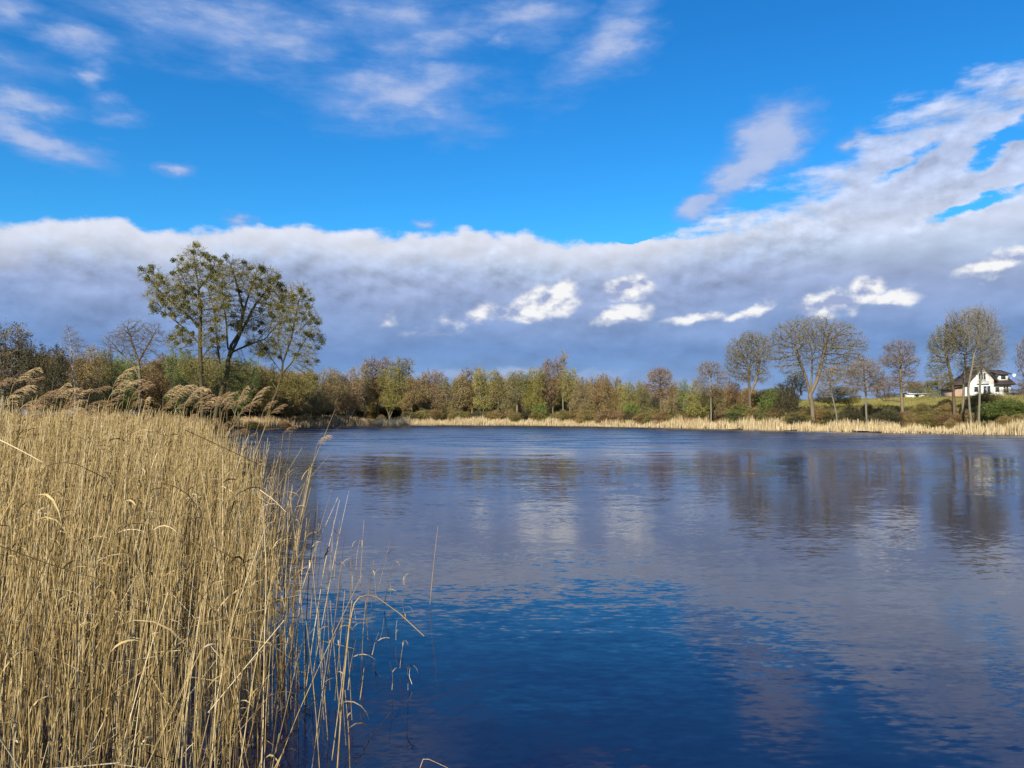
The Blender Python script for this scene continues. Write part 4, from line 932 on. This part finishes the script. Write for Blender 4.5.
# the stand continued unseen beside and behind the viewer, added to shade lower stems
n = 3600; X = rg.uniform(-5.5, -1.1, n); Y = rg.uniform(-3.5, 2.4, n); ok = (X < -.75*Y-.75) & (X < -1.25); X = X[ok]; Y = Y[ok]
stems(mb, X, Y, rg.normal(2.3, .2, len(X)), rg.uniform(.003, .006, len(X)), 4, rg, lean=(.0, .04), bend=.0, z0=.0)
X, Y, de = bed_points(6.5, 13, 105, rg); h = bed_height(X, Y, de, rg)
cen, tn = stems(mb, X, Y, h, rg.uniform(.0035, .0062, len(X)), 4, rg, lean=(.03, .05), bend=.045); blades(mb, cen, rg, .8, .45, 1, .08, .28, .011)
X, Y, de = bed_points(13, 26, 60, rg); h = bed_height(X, Y, de, rg)
cen, tn = stems(mb, X, Y, h, rg.uniform(.006, .010, len(X)), 3, rg, lean=(.03, .05), bend=.045); blades(mb, cen, rg, .25, .6, 1, .15, .40, .02)
X, Y, de = bed_points(26, 55, 18, rg); h = bed_height(X, Y, de, rg)
cen, tn = stems(mb, X, Y, h, rg.uniform(.012, .02, len(X)), 3, rg, lean=(.03, .05), bend=.045)
# fallen and broken stalks low in the bed
X, Y, de = bed_points(2.0, 9, 26, rg); n = len(X)
a = rg.uniform(0, 6.28, n); L = rg.uniform(.2, .9, n); e = rg.uniform(-.2, 1.0, n); z = rg.uniform(.05, 1.0, n)
p0 = np.stack([X, Y, z], 1); d = np.stack([np.cos(a)*np.cos(e), np.sin(a)*np.cos(e), np.sin(e)], 1)*L[:, None]
mb.tubes(np.stack([p0, p0+d*.5, p0+d], 1), rg.uniform(.002, .0045, n)[:, None]*np.ones((1, 3)), 3, 0, np.clip(rg.normal(.6, .3, n), 0, 1))
# frayed leaf litter on the mud and water under the stems
X, Y, de = bed_points(3.0, 9, 90, rg); n = len(X)
mb.leaves(np.stack([X, Y, rg.uniform(.0, .25, n)], 1), .05, 0, np.clip(rg.normal(.35, .25, n), 0, 1), rg, .12)
tag(mb.obj('reed_bed', M['reed'], smooth=False), 'dense stand of dry golden reeds filling the left foreground', 'reeds', kind='stuff')

# ---- reeds with plumes: individuals
def plume_mesh(seed, dark=False):
    rng = np.random.default_rng(seed); q = MB(); L = rng.uniform(.26, .34); S = 9; t = np.linspace(0, 1, S)
    el0 = rng.uniform(.95, 1.25); dr = rng.uniform(.7, 1.25); pts = [np.zeros(3)]
    for j in range(S-1):
        e = el0-dr*t[j]; pts.append(pts[-1]+np.array((math.cos(e), 0, math.sin(e)))*L/(S-1))
    ax = np.array(pts); q.tubes(ax[None], np.linspace(.0022, .0008, S)[None], 3, 0, .5)
    nb = 24
    for i in range(nb):
        f = (.02+.95*(i/nb)); k = f*(S-1); i0 = min(int(k), S-2); p = ax[i0]*(1-(k-i0))+ax[i0+1]*(k-i0)
        l = (.17-.09*f)*rng.uniform(.7, 1.25); side = rng.normal(0, .2); e = (el0-dr*f)*.55+rng.uniform(-.15, .35)
        b = [p]; ns = 5
        for j in range(ns):
            ee = e-.9*(j/ns); b.append(b[-1]+np.array((math.cos(ee)*math.cos(side), math.sin(side), math.sin(ee)))*l/ns)
        b = np.array(b); q.tubes(b[None], np.array([[.001, .0011, .0011, .001, .0008, .0005]]), 3, 0, rng.uniform(.3, .8))
        m_ = 26; kk = rng.uniform(.15, 1, m_)*ns; i1 = np.minimum(kk.astype(int), ns-1); fr = (kk-i1)[:, None]
        c = b[i1]*(1-fr)+b[i1+1]*fr; dv = (b[-1]-b[0])/l
        d = np.tile(dv, (m_, 1))+rng.normal(size=(m_, 3))*.45; d /= np.linalg.norm(d, axis=1, keepdims=True)
        q.spikes(c, d*rng.uniform(.012, .024, m_)[:, None], .0035, 0, np.clip(rng.normal(.55, .2, m_), 0, 1), rng)
    return q.data('plume', [M['plume']])
PL = [plume_mesh(s) for s in range(200, 206)]
def stem_mesh(seed, h, r=.0035, S=7, bendx=.10):
    rng = np.random.default_rng(seed); q = MB()
    t = np.linspace(0, 1, S); l = rng.normal(.0, .03, 2); b_ = (bendx+rng.normal(0, .05), rng.normal(0, .05))
    cen = np.stack([(l[0]*t+b_[0]*t**2.6)*h, (l[1]*t+b_[1]*t**2.6)*h, t*h], 1)
    q.tubes(cen[None], (r*(1-.55*t))[None], 4, 0, .55)
    blades(q, np.repeat(cen[None], 3, 0), rng, .8, .35, .85, .12, .30, .010)
    return q.data('stem', [M['reed']]), cen[-1]
def plumed(x, y, Y, label, group, sc=1.0, tone=None, seed=0, flip=False):
    tip = at(x-5, y+7-(rg.uniform(0, 13) if seed < 60 else 0), Y); z0 = -.15; h = tip[2]-z0
    sm_, top = stem_mesh(seed+500, h)
    r = empty('reed', (tip[0]-top[0], Y-top[1], z0)); part('stem', sm_, r)
    p = part('plume', PL[seed % len(PL)], r, [M['plume_dark' if tone == 'dark' else 'plume']]); p.location = tuple(top); p.scale = (sc,)*3
    p.rotation_euler = (rg.normal(0, .12), rg.normal(.05, .16), rg.normal(0, .35))
    tag(r, label, 'reed', group)
G1 = 'plumed reeds rising from the edge of the reed bed'
spec = [(18, 388, 5.0, 1.15, None, 'reed with the highest pale feathery plume near the left photo edge'), (8, 402, 4.4, 1.3, None, 'reed with a plume streaming level to the right, at the left photo edge'),
 (0, 392, 4.8, 1.1, 'dark', None), (50, 392, 5.4, 1.0, 'dark', None), (38, 407, 4.6, 1.0, 'dark', None), (62, 396, 5.6, 1.2, None, 'reed whose plume crosses the foot of the white birch'), (57, 404, 5.2, 1.0, None, None), (80, 392, 6, .8, None, None), (88, 405, 5.4, 1.0, 'dark', None), (95, 398, 6, .9, 'dark', None),
 (118, 384, 5.4, 1.25, None, 'reed with the broad pale plume before the bare fan-crowned tree'), (125, 396, 5.4, 1.0, None, None), (114, 396, 5.0, 1.0, None, None), (135, 402, 5.0, 1.0, 'dark', None), (145, 398, 5.8, .8, 'dark', None),
 (168, 398, 5.6, 1.1, None, None), (176, 396, 5.8, 1.2, None, None), (185, 388, 5.8, 1.2, None, 'tall plumed reed left of the leftmost mistletoe trunk'), (190, 402, 5.2, 1.0, None, None), (198, 408, 5.2, 1.0, 'dark', None), (208, 403, 5.8, 1.0, None, None), (216, 410, 5.4, 1.1, 'dark', None), (225, 402, 6.0, 1.0, None, None), (232, 412, 5.8, 1.0, 'dark', None),
 (243, 400, 6.4, 1.15, None, 'reed with a hooked plume between the middle and rightmost mistletoe trees'), (256, 402, 6.6, 1.2, None, 'hooked plume reed left of the leaning mistletoe trunk'), (268, 412, 6.4, 1.0, 'dark', None), (275, 420, 6.2, .9, 'dark', None), (288, 432, 6.4, .9, 'dark', None), (150, 412, 5, 1.0, None, None), (70, 414, 4.6, 1.1, 'dark', None), (105, 414, 4.8, 1.0, 'dark', None), (25, 416, 4.4, 1.0, 'dark', None), (165, 414, 5.2, 1.0, 'dark', None), (245, 420, 5.8, 1.0, 'dark', None), (130, 380, 7.5, .8, 'dark', None), (204, 394, 8, .9, 'dark', None), (31, 380, 7, .9, 'dark', None)]
for i, (x, y, Y, s_, tn_, lb) in enumerate(spec):
    plumed(x, y, Y, lb or 'brown drooping plumed reed among the tips of the reed bed', G1 if not lb else None, s_*.52, tn_, i)
for i in range(34):                       # more, lower down inside the stand
    x = rg.uniform(0, 262); Y = rg.uniform(5, 11)
    plumed(x, rg.uniform(400, 432)+max(0, x-200)*.15, Y, 'brown drooping plumed reed among the tips of the reed bed', G1, rg.uniform(.38, .55), 'dark' if rg.random() < .6 else None, 100+i)
# the lone plumed reed leaning over the water
plumed(322, 438, 6.6, 'solitary plumed reed right of the bed against open water', None, .55, None, 77)

# ---- single reed stalks standing in open water
def poly_reed(pts, label, group=None, r=.004, leafs=0, seed=0, tone=.6):
    """pts: (x px, y px, depth) from foot to tip"""
    P_ = [np.array(at(*q)) for q in pts]; base = P_[0]; rng = np.random.default_rng(seed)
    o = empty('reed_stalk', tuple(base)); c = np.array([p-base for p in P_]); q = MB()
    # resample
    k = np.linspace(0, len(c)-1, max(len(c)*2, 4)); i0 = np.minimum(k.astype(int), len(c)-2); fr = (k-i0)[:, None]; cc = c[i0]*(1-fr)+c[i0+1]*fr
    q.tubes(cc[None], (r*(1-.45*np.linspace(0, 1, len(cc))))[None], 5, 0, tone); q.obj('stem', M['reed'], o)
    if leafs:
        q = MB(); blades(q, np.repeat(cc[None], leafs, 0), rng, 1.0, .3, 1.0, .08, .30, .011)
        if q.n: q.obj('leaf', M['reed'], o)
    tag(o, label, 'reed stalk', group); return o
def wy(y): return F*CH/(y-414)          # depth of a point of the water surface
G2 = 'dry reed stalks standing in the open water beside the bed'
poly_reed([(430, 604, wy(604)), (433, 570, wy(604)), (438, 526, wy(604))], 'lone slender upright stalk, farthest right in the open water', seed=1, r=.0045)
poly_reed([(336, 790, wy(790)), (342, 700, wy(790)), (350, 620, wy(790)), (356, 598, wy(790)), (372, 594, wy(790)+.1), (398, 612, wy(790)+.2), (424, 636, wy(790)+.2)], 'thick bent stalk whose broken tip hooks right over the water', seed=2, r=.0055, leafs=2)
poly_reed([(318, 640, 8.2), (360, 650, 8.3), (406, 678, 8.4), (384, 718, 8.2)], 'broken stalk folded into a sharp V above the dark water', seed=3, r=.0035, tone=.75)
poly_reed([(360, 590, 9.8), (362, 552, 9.8), (364, 520, 9.8)], 'straight tall stalk between the reed bed and the lone slender one', seed=4, r=.004, leafs=1)
poly_reed([(420, 768, wy(768)), (424, 757, wy(768)), (448, 768, wy(768))], 'short bent stalk tip at the bottom edge of the photo', seed=5, r=.003, tone=.8)
poly_reed([(356, 764, wy(764)), (372, 736, wy(764)-.1), (391, 712, wy(764)-.1)], 'dark crooked twig-like stalk low over the water', seed=6, r=.004, tone=.05)
sp_ = [(312, 700, 330, 500), (322, 660, 334, 520), (330, 690, 326, 560), (338, 640, 345, 530), (344, 660, 352, 560), (350, 600, 352, 545), (356, 620, 353, 575), (366, 612, 374, 560), (372, 630, 368, 575), (378, 590, 390, 541), (384, 606, 394, 560), (390, 600, 389, 575), (400, 668, 404, 640), (404, 612, 403, 598), (318, 740, 342, 560), (324, 720, 312, 560), (332, 760, 352, 600), (340, 720, 330, 600), (348, 690, 356, 640), (352, 720, 348, 650),
       (362, 660, 366, 600), (310, 630, 318, 500), (316, 600, 322, 510), (326, 612, 333, 540), (334, 580, 340, 520), (372, 655, 379, 632), (380, 640, 384, 618), (392, 690, 390, 662), (342, 580, 338, 548), (356, 570, 360, 540), (396, 640, 397, 620), (408, 690, 407, 664), (412, 684, 410, 668), (346, 745, 338, 640), (328, 740, 318, 610), (312, 768, 330, 640), (320, 775, 306, 620), (350, 768, 345, 690), (404, 585, 406, 574), (376, 600, 373, 570), (360, 700, 364, 668), (335, 700, 345, 590), (368, 640, 364, 590)]
for i, (x0, y0, x1_, y1_) in enumerate(sp_):
    Y = wy(y0); j = rg.normal(0, 1.2)
    poly_reed([(x0, y0, Y), ((x0+x1_)/2+j, (y0+y1_)/2, Y+rg.normal(0, .05)), (x1_, y1_, Y+rg.normal(0, .15))], 'thin dry reed stalk standing in water just right of the reed bed', G2, r=rg.uniform(.0028, .0046), leafs=int(rg.integers(0, 3)), seed=30+i, tone=float(np.clip(rg.normal(.6, .2), .1, 1)))
# long arched leaves and tilted stalks that catch the eye inside the bed
arch = [([(150, 590, 4.2), (128, 552, 4.2), (112, 541, 4.2), (102, 548, 4.2)], 'arched brown stalk tip curving left in the middle of the reed bed', .35, .006),
        ([(0, 440, 3.6), (20, 450, 3.6), (42, 462, 3.6)], 'pale broken stalk pointing down right at the left photo edge', .9, .007),
        ([(105, 478, 4.4), (72, 462, 4.4), (48, 464, 4.4), (36, 478, 4.4)], 'dark arched leaf stalk curving over the upper left of the reed bed', .1, .005),
        ([(0, 546, 3.2), (60, 568, 3.3), (110, 582, 3.4)], 'long thin stalk slanting across the left of the reed bed', .2, .004),
        ([(210, 545, 4.6), (240, 562, 4.6), (252, 576, 4.6)], 'short dark slanting stalk in the right half of the reed bed', .1, .005),
        ([(196, 590, 4.4), (215, 612, 4.4), (238, 632, 4.4)], 'dark broken stalk slanting right in the centre of the reed bed', .1, .005),
        ([(258, 498, 5.4), (278, 510, 5.4), (300, 507, 5.4), (315, 510, 5.4)], 'dark stalk arching right at the edge of the reed bed', .15, .005),
        ([(260, 490, 5.2), (274, 500, 5.2), (286, 512, 5.2)], 'pale leaf-like stalk crossing beside the bed edge', .95, .006),
        ([(185, 430, 6.2), (225, 448, 6.2), (270, 470, 6.2)], 'nearly level dark stalk lying over the upper reed tips', .05, .006)]
for i, (pts_, lb, tn_, r_) in enumerate(arch): poly_reed(pts_, lb, r=r_*.6, seed=90+i, tone=tn_)
print('near stems', NEAR)
